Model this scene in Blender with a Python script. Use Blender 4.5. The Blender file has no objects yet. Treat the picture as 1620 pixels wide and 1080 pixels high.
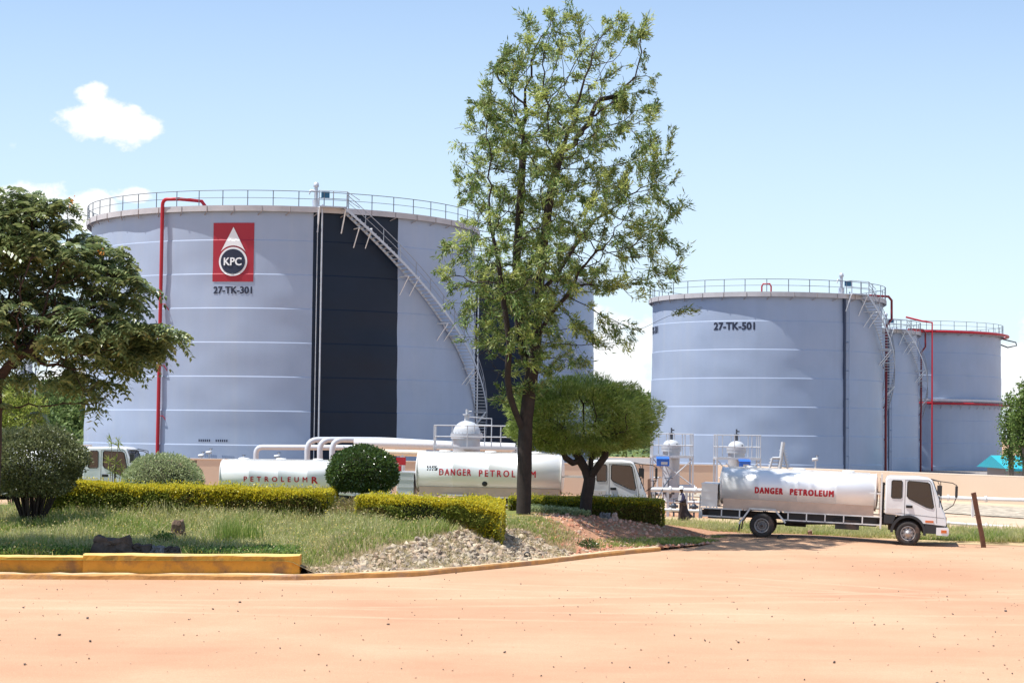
import bpy, bmesh, math, random
import numpy as np
from mathutils import Vector, Matrix, Euler

S = bpy.context.scene
COL = S.collection
rad = math.radians
PI = math.pi

# ------------------------------------------------------------------ camera
CAM_Z = 4.1
F = 3000.0                      # focal length in photo pixels (1620 wide)
PITCH = math.atan((683 - 540) / F)
ROLL = 0.012
camd = bpy.data.cameras.new("camera")
cam = bpy.data.objects.new("camera", camd)
COL.objects.link(cam)
camd.sensor_width = 36.0
camd.lens = 36.0 * F / 1620.0
camd.clip_start = 0.5
camd.clip_end = 6000.0
RM = Matrix.Rotation(PI / 2 + PITCH, 3, 'X') @ Matrix.Rotation(ROLL, 3, 'Z')
cam.matrix_world = Matrix.Translation((0, 0, CAM_Z)) @ RM.to_4x4()
S.camera = cam

def ray(px, py):
    return RM @ Vector(((px - 810) / F, -(py - 540) / F, -1.0))
def at(px, py, d):
    """world point seen at photo pixel (px, py) whose world y is d"""
    r = ray(px, py)
    return Vector((0, 0, CAM_Z)) + r * (d / r.y)
def onz(px, py, z):
    r = ray(px, py)
    return Vector((0, 0, CAM_Z)) + r * ((z - CAM_Z) / r.z)

# ------------------------------------------------------------------ light
SUN_EL = rad(67.0)
SUN_AZ = rad(12.0)              # degrees from due left towards the camera
to_sun = Vector((-math.cos(SUN_EL) * math.cos(SUN_AZ), -math.cos(SUN_EL) * math.sin(SUN_AZ), math.sin(SUN_EL)))
sd = bpy.data.lights.new("sun", 'SUN')
sd.energy = 5.0
sd.angle = rad(0.53)
sd.color = (1.0, 0.965, 0.91)
sun = bpy.data.objects.new("sun", sd)
COL.objects.link(sun)
sun.rotation_euler = (-to_sun).to_track_quat('-Z', 'Y').to_euler()
sun.location = (0, 0, 60)

S.view_settings.view_transform = 'Standard'
S.view_settings.look = 'None'
S.view_settings.gamma = 1.0
S.view_settings.use_curve_mapping = False
S.view_settings.exposure = 0.57

world = bpy.data.worlds.new("World")
S.world = world
world.use_nodes = True
SKY_STRENGTH = 0.13

class NT:
    """small node-tree writer"""
    def __init__(s, tree):
        s.t = tree; s.n = tree.nodes; s.l = tree.links
    def new(s, typ, **kw):
        nd = s.n.new(typ)
        for k, v in kw.items():
            setattr(nd, k, v)
        return nd
    def put(s, sock, v):
        if isinstance(v, bpy.types.NodeSocket):
            s.l.new(v, sock)
        else:
            if isinstance(v, (tuple, list)) and len(v) == 3 and sock.type == 'RGBA':
                v = (*v, 1)
            sock.default_value = v
    def math(s, op, a, b=0.0, c=None, clamp=False):
        nd = s.new('ShaderNodeMath', operation=op)
        nd.use_clamp = clamp
        s.put(nd.inputs[0], a); s.put(nd.inputs[1], b)
        if c is not None: s.put(nd.inputs[2], c)
        return nd.outputs[0]
    def mix(s, fac, a, b, blend='MIX'):
        nd = s.new('ShaderNodeMix', data_type='RGBA')
        nd.blend_type = blend
        s.put(nd.inputs[0], fac); s.put(nd.inputs[6], a); s.put(nd.inputs[7], b)
        return nd.outputs[2]
    def noise(s, vec, scale, detail=3, rough=0.55):
        nd = s.new('ShaderNodeTexNoise')
        if vec is not None: s.put(nd.inputs['Vector'], vec)
        nd.inputs['Scale'].default_value = scale
        nd.inputs['Detail'].default_value = detail
        nd.inputs['Roughness'].default_value = rough
        return nd.outputs[0]
    def ramp(s, fac, stops, interp='LINEAR'):
        nd = s.new('ShaderNodeValToRGB')
        cr = nd.color_ramp
        cr.interpolation = interp
        while len(cr.elements) < len(stops): cr.elements.new(0.5)
        for e, (p, c) in zip(cr.elements, stops):
            e.position = p
            e.color = (*c, 1) if len(c) == 3 else c
        s.put(nd.inputs[0], fac)
        return nd.outputs[0]
    def mapr(s, v, a, b, c=0.0, d=1.0, smooth=False):
        nd = s.new('ShaderNodeMapRange')
        if smooth: nd.interpolation_type = 'SMOOTHSTEP'
        s.put(nd.inputs[0], v)
        for i, x in zip((1, 2, 3, 4), (a, b, c, d)): nd.inputs[i].default_value = x
        return nd.outputs[0]

def build_world():
    w = NT(world.node_tree)
    w.n.clear()
    out = w.new('ShaderNodeOutputWorld')
    bg = w.new('ShaderNodeBackground')
    sky = w.new('ShaderNodeTexSky')
    sky.sky_type = 'NISHITA'
    sky.sun_disc = False
    sky.sun_elevation = SUN_EL
    # the sky's sun stands at azimuth sun_rotation measured clockwise from +Y
    sky.sun_rotation = math.atan2(to_sun.x, to_sun.y) % (2 * PI)
    sky.altitude = 1600
    sky.air_density = 1.0
    sky.dust_density = 0.15
    sky.ozone_density = 1.5
    tc = w.new('ShaderNodeTexCoord')
    sep = w.new('ShaderNodeSeparateXYZ')
    w.l.new(tc.outputs['Generated'], sep.inputs[0])
    x, y, z = sep.outputs
    ysafe = w.math('MAXIMUM', y, 0.02)
    u = w.math('DIVIDE', x, ysafe)
    v = w.math('DIVIDE', z, ysafe)
    comb = w.new('ShaderNodeCombineXYZ')
    w.put(comb.inputs[0], u); w.put(comb.inputs[1], w.math('MULTIPLY', v, 1.25))
    nz = w.noise(comb.outputs[0], 38, 7, 0.58)
    nz2 = w.noise(comb.outputs[0], 11, 3, 0.5)
    clouds = [  # photo px, py, half width, half height, strength
        (165, 186, 70, 36, 1.0), (143, 150, 30, 24, .9), (205, 205, 52, 32, 1.0),
        (40, 318, 80, 32, 1.0), (212, 308, 32, 14, .75), (135, 335, 55, 30, .8), (16, 236, 12, 12, .5),
        (1640, 590, 85, 85, 1.0), (985, 590, 90, 110, 1.0), (100, 620, 80, 60, 1.0)]
    mask = None
    for (px, py, a, b, k) in clouds:
        r = ray(px, py)
        u0, v0 = r.x / r.y, r.z / r.y
        du = w.math('MULTIPLY', w.math('SUBTRACT', u, u0), F / a)
        dv = w.math('MULTIPLY', w.math('SUBTRACT', v, v0), F / b)
        d2 = w.math('ADD', w.math('MULTIPLY', du, du), w.math('MULTIPLY', dv, dv))
        m = w.math('MULTIPLY', w.math('SUBTRACT', 1.35, d2), k)
        mask = m if mask is None else w.math('MAXIMUM', mask, m)
    mm = w.math('ADD', w.math('MAXIMUM', mask, -1.0), w.math('MULTIPLY', w.math('SUBTRACT', nz, 0.5), 4.2))
    mm = w.math('ADD', mm, w.math('MULTIPLY', w.math('SUBTRACT', nz2, 0.5), 1.0))
    cm = w.mapr(mm, 0.25, 1.0, 0, 1, True)
    front = w.mapr(y, 0.3, 0.5)
    cm = w.math('MULTIPLY', cm, front)
    # thin veil that whitens the sky towards the horizon, as the humid air does
    skyc = w.mix(w.mapr(v, -.02, .26, .95, .12), sky.outputs[0], (4.1, 4.85, 5.45))
    hs = w.new('ShaderNodeHueSaturation')
    hs.inputs['Saturation'].default_value = SKY_SAT
    w.put(hs.inputs['Color'], skyc)
    col = w.mix(cm, hs.outputs[0], (5.7, 5.8, 5.9))
    w.put(bg.inputs[0], col)
    bg.inputs[1].default_value = SKY_STRENGTH
    w.l.new(bg.outputs[0], out.inputs[0])
SKY_SAT = 1.0
build_world()

# ------------------------------------------------------------------ helpers
def tag(o, label=None, cat=None, group=None, kind=None):
    if label: o['label'] = label
    if cat: o['category'] = cat
    if group: o['group'] = group
    if kind: o['kind'] = kind
    return o

def empty(name, loc, rz=0.0, label=None, cat=None, group=None):
    o = bpy.data.objects.new(name, None)
    o.empty_display_size = 0.3
    COL.objects.link(o)
    o.location = loc
    o.rotation_euler = (0, 0, rz)
    return tag(o, label, cat, group)

def link_mesh(name, me, mats, parent=None, loc=None, rz=None):
    o = bpy.data.objects.new(name, me)
    if not isinstance(mats, (list, tuple)): mats = [mats]
    if not me.materials:
        for m in mats: me.materials.append(m)
    COL.objects.link(o)
    if parent is not None: o.parent = parent
    if loc is not None: o.location = loc
    if rz is not None: o.rotation_euler = (0, 0, rz)
    return o

def copy_tree(o, parent=None):
    c = o.copy()
    COL.objects.link(c)
    if parent is not None: c.parent = parent
    for ch in list(o.children):
        copy_tree(ch, c)
    return c

class MB:
    """collects shapes and links them as ONE mesh object"""
    def __init__(s): s.v = []; s.f = []; s.m = []; s.s = []
    def add(s, vs, fs, mi=0, sm=False):
        o = len(s.v)
        s.v.extend([tuple(p) for p in vs])
        s.f.extend([tuple(i + o for i in f) for f in fs])
        s.m.extend([mi] * len(fs)); s.s.extend([sm] * len(fs))
        return s
    def box(s, c, d, mi=0, rot=None, bev=0.0):
        hx, hy, hz = d[0] / 2, d[1] / 2, d[2] / 2
        vs = [Vector((x, y, z)) for x in (-hx, hx) for y in (-hy, hy) for z in (-hz, hz)]
        if rot is not None: vs = [rot @ p for p in vs]
        c = Vector(c)
        vs = [p + c for p in vs]
        fs = [(0, 1, 3, 2), (4, 6, 7, 5), (0, 4, 5, 1), (2, 3, 7, 6), (0, 2, 6, 4), (1, 5, 7, 3)]
        return s.add(vs, fs, mi)
    def tube(s, pts, r, n=8, mi=0, closed=False, sm=True, caps=True):
        pts = [Vector(p) for p in pts]
        m = len(pts)
        if not isinstance(r, (list, tuple)): r = [r] * m
        tans = []
        for i in range(m):
            if closed: t = pts[(i + 1) % m] - pts[i - 1]
            elif i == 0: t = pts[1] - pts[0]
            elif i == m - 1: t = pts[-1] - pts[-2]
            else: t = (pts[i + 1] - pts[i]).normalized() + (pts[i] - pts[i - 1]).normalized()
            if t.length < 1e-9: t = Vector((0, 0, 1))
            tans.append(t.normalized())
        up = Vector((0, 0, 1)) if abs(tans[0].z) < 0.9 else Vector((1, 0, 0))
        a = tans[0].cross(up).normalized()
        vs = []
        for i in range(m):
            t = tans[i]
            a = (a - t * a.dot(t))
            if a.length < 1e-6: a = t.orthogonal()
            a.normalize()
            b = t.cross(a)
            for k in range(n):
                an = 2 * PI * k / n
                vs.append(pts[i] + (a * math.cos(an) + b * math.sin(an)) * r[i])
        fs = []
        for i in range(m if closed else m - 1):
            j = (i + 1) % m
            for k in range(n):
                k2 = (k + 1) % n
                fs.append((i * n + k, i * n + k2, j * n + k2, j * n + k))
        s.add(vs, fs, mi, sm)
        if caps and not closed:
            s.add(vs[:n], [tuple(range(n))[::-1]], mi)
            s.add(vs[-n:], [tuple(range(n))], mi)
        return s
    def lathe(s, prof, n=24, c=(0, 0, 0), mi=0, sm=True, axis='Z'):
        vs = []; fs = []
        for (r, z) in prof:
            for k in range(n):
                a = 2 * PI * k / n
                p = (r * math.cos(a), r * math.sin(a), z)
                if axis == 'Y': p = (p[0], p[2], p[1])
                if axis == 'X': p = (p[2], p[0], p[1])
                vs.append((p[0] + c[0], p[1] + c[1], p[2] + c[2]))
        for i in range(len(prof) - 1):
            for k in range(n):
                k2 = (k + 1) % n
                fs.append((i * n + k, i * n + k2, (i + 1) * n + k2, (i + 1) * n + k))
        return s.add(vs, fs, mi, sm)
    def prism(s, poly, y0, y1, mi=0):
        """polygon in x,z extruded along y"""
        n = len(poly)
        vs = [(x, y0, z) for x, z in poly] + [(x, y1, z) for x, z in poly]
        fs = [tuple(range(n)), tuple(range(n, 2 * n))[::-1]]
        for i in range(n):
            j = (i + 1) % n
            fs.append((i, i + n, j + n, j))
        return s.add(vs, fs, mi)
    def mesh(s, name):
        me = bpy.data.meshes.new(name)
        me.from_pydata(s.v, [], s.f)
        me.polygons.foreach_set('material_index', s.m)
        me.polygons.foreach_set('use_smooth', s.s)
        bm = bmesh.new(); bm.from_mesh(me)
        bmesh.ops.recalc_face_normals(bm, faces=bm.faces)
        bm.to_mesh(me); bm.free()
        me.update()
        return me
    def cut(s):
        s.cuts = getattr(s, 'cuts', []) + [(len(s.v), len(s.f))]
    def build_each(s, name, mats, parent=None):
        """one mesh object per piece between cut() marks"""
        cs = getattr(s, 'cuts', [])
        if not cs or cs[-1][0] < len(s.v): cs = cs + [(len(s.v), len(s.f))]
        v0 = f0 = 0
        for v1, f1 in cs:
            if v1 > v0:
                q = MB(); q.v = s.v[v0:v1]; q.f = [tuple(i - v0 for i in f) for f in s.f[f0:f1]]; q.m = s.m[f0:f1]; q.s = s.s[f0:f1]
                q.build(name, mats, parent)
            v0, f0 = v1, f1
    def build(s, name, mats, parent=None, loc=None, rz=None):
        return link_mesh(name, s.mesh(name), mats, parent, loc, rz)

def np_mesh(name, V, mats, parent=None, mi=None, smooth=False, normals=None):
    """V: (n,k,3) array, one k-gon each"""
    n, k, _ = V.shape
    me = bpy.data.meshes.new(name)
    me.vertices.add(n * k)
    me.vertices.foreach_set('co', V.reshape(-1).astype(np.float32))
    me.loops.add(n * k)
    me.loops.foreach_set('vertex_index', np.arange(n * k, dtype=np.int32))
    me.polygons.add(n)
    me.polygons.foreach_set('loop_start', np.arange(0, n * k, k, dtype=np.int32))
    try: me.polygons.foreach_set('loop_total', np.full(n, k, dtype=np.int32))
    except Exception: pass
    if mi is not None: me.polygons.foreach_set('material_index', mi.astype(np.int32))
    me.update(calc_edges=True)
    me.validate()
    return link_mesh(name, me, mats, parent)

def grid_mesh(name, P, mats, parent=None, closed_u=False, face_mat=None, smooth=True, sharp=None):
    """P: (nu,nv,3)"""
    nu, nv, _ = P.shape
    idx = np.arange(nu * nv).reshape(nu, nv)
    if closed_u: idx = np.vstack([idx, idx[:1]])
    a = idx[:-1, :-1]; b = idx[1:, :-1]; c = idx[1:, 1:]; d = idx[:-1, 1:]
    q = np.stack([a, b, c, d], -1).reshape(-1, 4)
    me = bpy.data.meshes.new(name)
    me.from_pydata(P.reshape(-1, 3).tolist(), [], q.tolist())
    me.polygons.foreach_set('use_smooth', [smooth] * len(q))
    if face_mat is not None: me.polygons.foreach_set('material_index', face_mat.reshape(-1).astype(np.int32))
    me.update()
    if sharp: me.set_sharp_from_angle(angle=sharp)
    return link_mesh(name, me, mats, parent)

def vnoise(seed, shape=(64, 64)):
    """periodic smooth 2-D value noise sampler"""
    g = np.random.RandomState(seed).uniform(-1, 1, shape)
    def f(u, v):
        u = np.asarray(u, float); v = np.asarray(v, float)
        i = np.floor(u).astype(int); j = np.floor(v).astype(int)
        fu = u - i; fv = v - j
        fu = fu * fu * (3 - 2 * fu); fv = fv * fv * (3 - 2 * fv)
        m, n = shape
        g00 = g[i % m, j % n]; g10 = g[(i + 1) % m, j % n]
        g01 = g[i % m, (j + 1) % n]; g11 = g[(i + 1) % m, (j + 1) % n]
        return (g00 * (1 - fu) + g10 * fu) * (1 - fv) + (g01 * (1 - fu) + g11 * fu) * fv
    return f
def sstep(t):
    t = np.clip(t, 0, 1)
    return t * t * (3 - 2 * t)

# ------------------------------------------------------------------ materials
def mat(name, color=(.5, .5, .5), rough=0.6, metal=0.0, spec=0.5, vary=0.0, vscale=3.0, bump=0.0, bscale=30.0,
        stain=None, stain_amt=0.0, stain_scale=1.5, coat=0.0, rvar=0.0):
    m = bpy.data.materials.new(name)
    m.use_nodes = True
    t = NT(m.node_tree)
    b = t.n['Principled BSDF']
    b.inputs['Roughness'].default_value = rough
    b.inputs['Metallic'].default_value = metal
    b.inputs['Specular IOR Level'].default_value = spec
    if coat: b.inputs['Coat Weight'].default_value = coat; b.inputs['Coat Roughness'].default_value = 0.1
    tc = t.new('ShaderNodeTexCoord').outputs['Object']
    c = (*color, 1)
    if vary:
        n = t.noise(tc, vscale, 5, 0.6)
        lo = tuple(max(0, x * (1 - vary)) for x in color); hi = tuple(min(1, x * (1 + vary)) for x in color)
        c = t.ramp(n, [(0.3, lo), (0.7, hi)])
    if stain:
        n2 = t.noise(tc, stain_scale, 7, 0.65)
        f = t.mapr(n2, 0.5, 0.68, 0, stain_amt)
        c = t.mix(f, c, stain)
    t.put(b.inputs['Base Color'], c)
    if rvar:
        n3 = t.noise(tc, 4, 4)
        t.put(b.inputs['Roughness'], t.mapr(n3, 0.3, 0.7, rough - rvar, rough + rvar))
    if bump:
        bn = t.new('ShaderNodeBump')
        bn.inputs['Strength'].default_value = bump
        bn.inputs['Distance'].default_value = 0.02
        t.put(bn.inputs['Height'], t.noise(tc, bscale, 4, 0.6))
        t.put(b.inputs['Normal'], bn.outputs[0])
    return m

def leaf_mat(name, cols, trans=0.35, rough=0.5, spec=0.4, clump=0.0, clump_scale=1.5, clump_col=(.1, .12, .02)):
    """cols: ramp colours spread by a random number per leaf"""
    m = bpy.data.materials.new(name)
    m.use_nodes = True
    t = NT(m.node_tree)
    b = t.n['Principled BSDF']; out = t.n['Material Output']
    geo = t.new('ShaderNodeNewGeometry')
    n = len(cols)
    c = t.ramp(geo.outputs['Random Per Island'], [(i / max(1, n - 1), k) for i, k in enumerate(cols)])
    if clump:
        tc = t.new('ShaderNodeTexCoord').outputs['Object']
        f = t.mapr(t.noise(tc, clump_scale, 3, 0.5), 0.48, 0.62, 0, clump)
        c = t.mix(f, c, clump_col)
    t.put(b.inputs['Base Color'], c)
    b.inputs['Roughness'].default_value = rough
    b.inputs['Specular IOR Level'].default_value = spec
    tr = t.new('ShaderNodeBsdfTranslucent')
    g = t.new('ShaderNodeGamma'); g.inputs[1].default_value = 0.85
    t.put(g.inputs[0], c); t.put(tr.inputs[0], g.outputs[0])
    mx = t.new('ShaderNodeMixShader'); mx.inputs[0].default_value = trans
    t.l.new(b.outputs[0], mx.inputs[1]); t.l.new(tr.outputs[0], mx.inputs[2])
    t.l.new(mx.outputs[0], out.inputs[0])
    return m
# ================================================================== THE SETTING
rs = np.random.RandomState
def dirt_material():
    m = bpy.data.materials.new('dirt')
    m.use_nodes = True
    t = NT(m.node_tree); b = t.n['Principled BSDF']
    tc = t.new('ShaderNodeTexCoord').outputs['Object']
    big = t.noise(tc, 0.13, 6, 0.62)
    mp = t.new('ShaderNodeMapping'); mp.inputs['Scale'].default_value = (0.16, 0.9, 1)
    mp.inputs['Rotation'].default_value = (0, 0, 0.12)
    t.put(mp.inputs[0], tc)
    track = t.noise(mp.outputs[0], 0.9, 6, 0.62)
    fine = t.noise(tc, 9, 6, 0.7)
    grit = t.noise(tc, 60, 3, 0.7)
    c = t.ramp(big, [(0.34, (.42, .235, .142)), (0.5, (.470, .288, .178)), (0.64, (.51, .342, .22))])
    c = t.mix(t.mapr(track, 0.50, 0.70, 0, 0.18), c, (.57, .365, .24))
    c = t.mix(t.mapr(track, 0.42, 0.28, 0, 0.30), c, (.43, .222, .132))
    sp = t.new('ShaderNodeSeparateXYZ'); t.l.new(tc, sp.inputs[0])
    marks = None
    for (cx, cy, rr_, w_) in ((12, 112, 62.5, .16), (12, 112, 64.4, .16), (4, 122, 79.0, .15), (4, 122, 80.9, .15), (-30, 170, 127, .18), (-30, 170, 129, .18), (40, 90, 49, .15), (40, 90, 50.9, .15)):
        dx = t.math('SUBTRACT', sp.outputs[0], cx); dy = t.math('SUBTRACT', sp.outputs[1], cy)
        d_ = t.math('SQRT', t.math('ADD', t.math('MULTIPLY', dx, dx), t.math('MULTIPLY', dy, dy)))
        d_ = t.math('ADD', d_, t.math('MULTIPLY', big, 1.1))
        m_ = t.mapr(t.math('ABSOLUTE', t.math('SUBTRACT', d_, rr_)), w_ * 1.6, w_ * .7, 0, 1, True)
        marks = m_ if marks is None else t.math('MAXIMUM', marks, m_)
    patch = t.noise(tc, .45, 4, .6)
    marks = t.math('MULTIPLY', marks, t.mapr(patch, .38, .62, .1, 1))
    c = t.mix(t.math('MULTIPLY', marks, .40), c, (.62, .42, .285))
    c = t.mix(t.mapr(fine, 0.35, 0.75, 0.0, 0.45), c, (.40, .24, .155))
    mid = t.noise(tc, 26, 4, .75)
    c = t.mix(t.mapr(mid, .44, .32, 0.0, .65), c, (.38, .215, .135))
    c = t.mix(t.mapr(mid, .57, .70, 0.0, .55), c, (.66, .46, .31))
    c = t.mix(t.mapr(grit, 0.60, 0.70, 0.0, 0.55), c, (.36, .20, .13))
    t.put(b.inputs['Base Color'], c)
    b.inputs['Roughness'].default_value = 0.95
    b.inputs['Specular IOR Level'].default_value = 0.15
    bn = t.new('ShaderNodeBump'); bn.inputs['Strength'].default_value = 0.55; bn.inputs['Distance'].default_value = 0.03
    t.put(bn.inputs['Height'], t.math('ADD', t.math('MULTIPLY', fine, 1.4), t.math('MULTIPLY', mid, .6)))
    t.put(b.inputs['Normal'], bn.outputs[0])
    return m
M_dirt = dirt_material()
me = bpy.data.meshes.new('ground')
me.from_pydata([(-3000, -300, 0), (3000, -300, 0), (3000, 5000, 0), (-3000, 5000, 0)], [], [(0, 1, 2, 3)])
tag(link_mesh('ground', me, M_dirt), 'wide pale orange dirt yard and road', kind='structure')

# ---- the raised garden island
KX = np.array([-60, -13.8, -5.8, -2.7, .79, 3.2, 5.5, 7.6, 8.6, 9.3, 9.8])
KY = np.array([51, 51.0, 51.9, 53.6, 58.9, 63.4, 67, 70.6, 72.5, 76, 84])
def yk(x): return np.interp(x, KX, KY)
def gz(x, y):
    x = np.asarray(x, float); y = np.asarray(y, float)
    t = y - yk(x)
    hp = np.interp(x, [-60, -6, 1, 3, 6, 8.6, 9.8], [.95, 1.0, 1.08, .93, .60, .22, .03])
    T = np.interp(x, [-60, -6.2, -5.2, 0, 3, 6, 9], [13, 12, 4.6, 5.0, 8, 7, 6])
    z0 = np.interp(x, [-60, -6.0, -5.3, 5, 9], [.50, .50, .12, .10, .02])
    z = z0 + (hp - z0) * sstep((t - .7) / T)
    z = np.where(t < .75, np.minimum(z, z0), z)
    hb = np.interp(x, [-60, -16, 4, 8.6, 9.8], [.85, .80, .50, .12, .02])
    k = sstep((y - 74.6) / 1.2)
    z = z * (1 - k) + hb * k
    k2 = sstep((y - 79) / 12)
    return z * (1 - k2) + 0.012 * k2
bumpn = vnoise(5)
def gzb(x, y): return gz(x, y) + 0.04 * bumpn(np.asarray(x) * 1.3, np.asarray(y) * 1.3) * sstep((np.asarray(y) - yk(x) - .6) / .8)

xs = np.concatenate([np.arange(-60, -20, 1.0), np.arange(-20, 9.81, .22), [9.8]])
ts = np.concatenate([[0.26, .5, .62, .8], np.arange(1.0, 14, .25), np.arange(14, 24, .5), np.arange(24, 46, 2)])
XX = np.repeat(xs[:, None], len(ts), 1)
YY = yk(XX) + ts[None, :]
ZZ = gzb(XX, YY) + 0.004
def garden_material():
    m = bpy.data.materials.new('garden_soil')
    m.use_nodes = True
    t = NT(m.node_tree); b = t.n['Principled BSDF']
    tc = t.new('ShaderNodeTexCoord').outputs['Object']
    sp = t.new('ShaderNodeSeparateXYZ'); t.l.new(tc, sp.inputs[0])
    n = t.noise(tc, 1.3, 6, 0.65); f = t.noise(tc, 14, 5, 0.7)
    green = t.ramp(f, [(0.3, (.10, .12, .03)), (0.7, (.24, .25, .08))])
    soil = t.ramp(f, [(0.3, (.30, .15, .09)), (0.7, (.52, .29, .18))])
    # bare red soil where the island runs out to the right
    k = t.mapr(t.math('ADD', sp.outputs[0], t.math('MULTIPLY', n, 3.0)), 1.8, 3.2, 0, 1)
    c = t.mix(k, green, soil)
    dry = t.ramp(f, [(0.3, (.20, .15, .09)), (0.7, (.40, .31, .20))])
    low = t.math('MULTIPLY', t.mapr(t.math('ADD', sp.outputs[2], t.math('MULTIPLY', n, .25)), .98, .88, 0, 1), t.mapr(sp.outputs[0], -6.2, -5.6, 0, 1))
    c = t.mix(t.math('MULTIPLY', low, t.mapr(sp.outputs[0], 1.4, .6, 0, 1)), c, dry)
    t.put(b.inputs['Base Color'], c)
    b.inputs['Roughness'].default_value = 0.95; b.inputs['Specular IOR Level'].default_value = 0.1
    bn = t.new('ShaderNodeBump'); bn.inputs['Strength'].default_value = 0.9; bn.inputs['Distance'].default_value = 0.06
    t.put(bn.inputs['Height'], f); t.put(b.inputs['Normal'], bn.outputs[0])
    return m
tag(grid_mesh('garden_ground', np.stack([XX, YY, ZZ], -1), garden_material()), 'raised garden ground behind the kerb', kind='structure')

# ---- verge behind the right-hand truck
vx = np.arange(5.6, 60, .4); vy = np.arange(0, 14, .5)
VX = np.repeat(vx[:, None], len(vy), 1)
def verge_front(x): return np.interp(x, [5, 7, 9, 12, 16, 19.5, 26, 60], [79.5, 78.8, 77.6, 76.0, 73.6, 72.2, 70.8, 68])
VY = verge_front(VX) + 0.35 * bumpn(VX * .8, 3.3) + vy[None, :] * (1 + 0 * VX)
VZ = 0.012 + 0.10 * sstep(vy / 2.0)[None, :] + 0.03 * bumpn(VX * 1.1, VY * 1.1) * sstep(vy / 2.0)[None, :]
M_verge = mat('verge_soil', (.40, .29, .16), .95, vary=.35, vscale=2.2, bump=.5)
tag(grid_mesh('verge', np.stack([VX, VY, VZ], -1), M_verge), 'grassy verge behind the parked tanker', kind='structure')
# concrete apron and gravel drain in front of the bund wall
def strip(name, label, a, b_, z0, z1, m, kind='structure'):
    mb = MB()
    (x0, y0), (x1, y1) = a, b_
    return None
ax = np.linspace(8.6, 60, 60)
def wall_line(x): return 125.0 - (x - 13.5) * 1.93
apr = []
for x in ax:
    wy = max(30, min(125, wall_line(x)))
    vf = verge_front(x) + 12.5
    apr.append([(x, vf + (wy - vf) * f * .97, .02 + .55 * f) for f in np.linspace(0, 1, 8)])

# ---- gentle rise of the dirt where the right-hand tanker's rear wheels stand
RX, RY, RH = 10.3, 74.0, .20
def rise(x, y): return RH * sstep(1.25 - np.hypot((np.asarray(x) - RX) / 5.0, (np.asarray(y) - RY) / 4.2))
gx = np.linspace(4, 17.2, 60); gy = np.linspace(68.0, 80.0, 50)
GX, GY = np.meshgrid(gx, gy, indexing='ij')
tag(grid_mesh('dirt_rise', np.stack([GX, GY, rise(GX, GY) + .005 - .02 * (rise(GX, GY) < .0005)], -1), M_dirt), 'slight rise in the dirt road', kind='structure')
# ---- low kerb along the island
M_kerb = mat('kerb_paint', (.56, .29, .09), .8, vary=.2, stain=(.34, .21, .15), stain_amt=.9, stain_scale=.9, bump=.5, bscale=12)
kpx = np.concatenate([np.arange(-40, 5.41, .3)])
kp = np.array([(x, float(yk(x))) for x in kpx])
kn = vnoise(31)
mb = MB()
prof = [(0.0, -.05), (0.01, .11), (.04, .15), (.26, .16), (.30, .13), (.31, -.05)]
P = []
for i, (x, y) in enumerate(kp):
    tx, ty = kp[min(i + 1, len(kp) - 1)] - kp[max(i - 1, 0)]
    L = math.hypot(tx, ty); nx, ny = -ty / L, tx / L
    row = []
    for j, (o, z) in enumerate(prof):
        jt = .022 * float(kn(i * .7, j * 1.3)) if 0 < j < 5 else 0
        row.append((x + nx * (o + jt), y + ny * (o + jt), z + (jt if j in (1, 2, 3, 4) else 0)))
    P.append(row)
P = np.array(P)
n_, k_ = P.shape[:2]
mb.add(P.reshape(-1, 3).tolist(), [(i * k_ + j, (i + 1) * k_ + j, (i + 1) * k_ + j + 1, i * k_ + j + 1) for i in range(n_ - 1) for j in range(k_ - 1)])
mb.m = [1 if 2 <= (q % (k_ - 1)) <= 3 else 0 for q in range(len(mb.m))]
mb.add(P[-1].tolist(), [tuple(range(k_))])
M_ktop = mat('kerb_top', (.56, .40, .25), .85, vary=.2, vscale=1.5, stain=(.58, .36, .12), stain_amt=.6, stain_scale=.7, bump=.4)
ok = mb.build('low_kerb', [M_kerb, M_ktop])
tag(ok, 'low worn orange concrete kerb curving round the garden edge', 'kerb')

# ---- thick painted walls behind the kerb
M_ywall = mat('orange_paint', (.62, .285, .03), .75, vary=.14, vscale=1.6, stain=(.28, .14, .05), stain_amt=.95, stain_scale=1.5, bump=.35, bscale=8)
M_ytop = mat('orange_paint_top', (.72, .50, .16), .8, vary=.15, vscale=1.6, stain=(.5, .36, .2), stain_amt=.6, stain_scale=1.3, bump=.35, bscale=8)
def block_wall(name, x0, x1, front, depth, h, label, seed):
    nn = vnoise(seed)
    us = np.arange(x0, x1 + .001, (x1 - x0) / max(8, int((x1 - x0) / .18)))
    prof = [(0, -.04), (0.0, h * .33), (0, h * .66), (.006, h - .04), (.035, h), (depth * .5, h + .005), (depth - .04, h), (depth, h - .05), (depth, .1)]
    P = np.zeros((len(us), len(prof), 3)); fm = np.zeros((len(us) - 1, len(prof) - 1), int)
    for i, u in enumerate(us):
        for j, (o, z) in enumerate(prof):
            e = .014 * float(nn(u * 2.1, j * .9)) + .008 * float(nn(u * 7.1, j * 2.9 + 8))
            P[i, j] = (u, float(yk(u)) + front + o + e * (1 if j < 5 else 0), max(-.04, z + (e if 3 <= j <= 7 else 0)))
    fm[:, 3:7] = 1
    o = grid_mesh(name, P, [M_ywall, M_ytop], face_mat=fm, smooth=False)
    bm = bmesh.new(); bm.from_mesh(o.data); bm.verts.ensure_lookup_table()
    k = len(prof)
    for base in (0, (len(us) - 1) * k):
        bm.faces.new([bm.verts[base + j] for j in range(k)])
    bmesh.ops.recalc_face_normals(bm, faces=bm.faces)
    bm.to_mesh(o.data); bm.free()
    tag(o, label, 'low wall')
    return o
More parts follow.
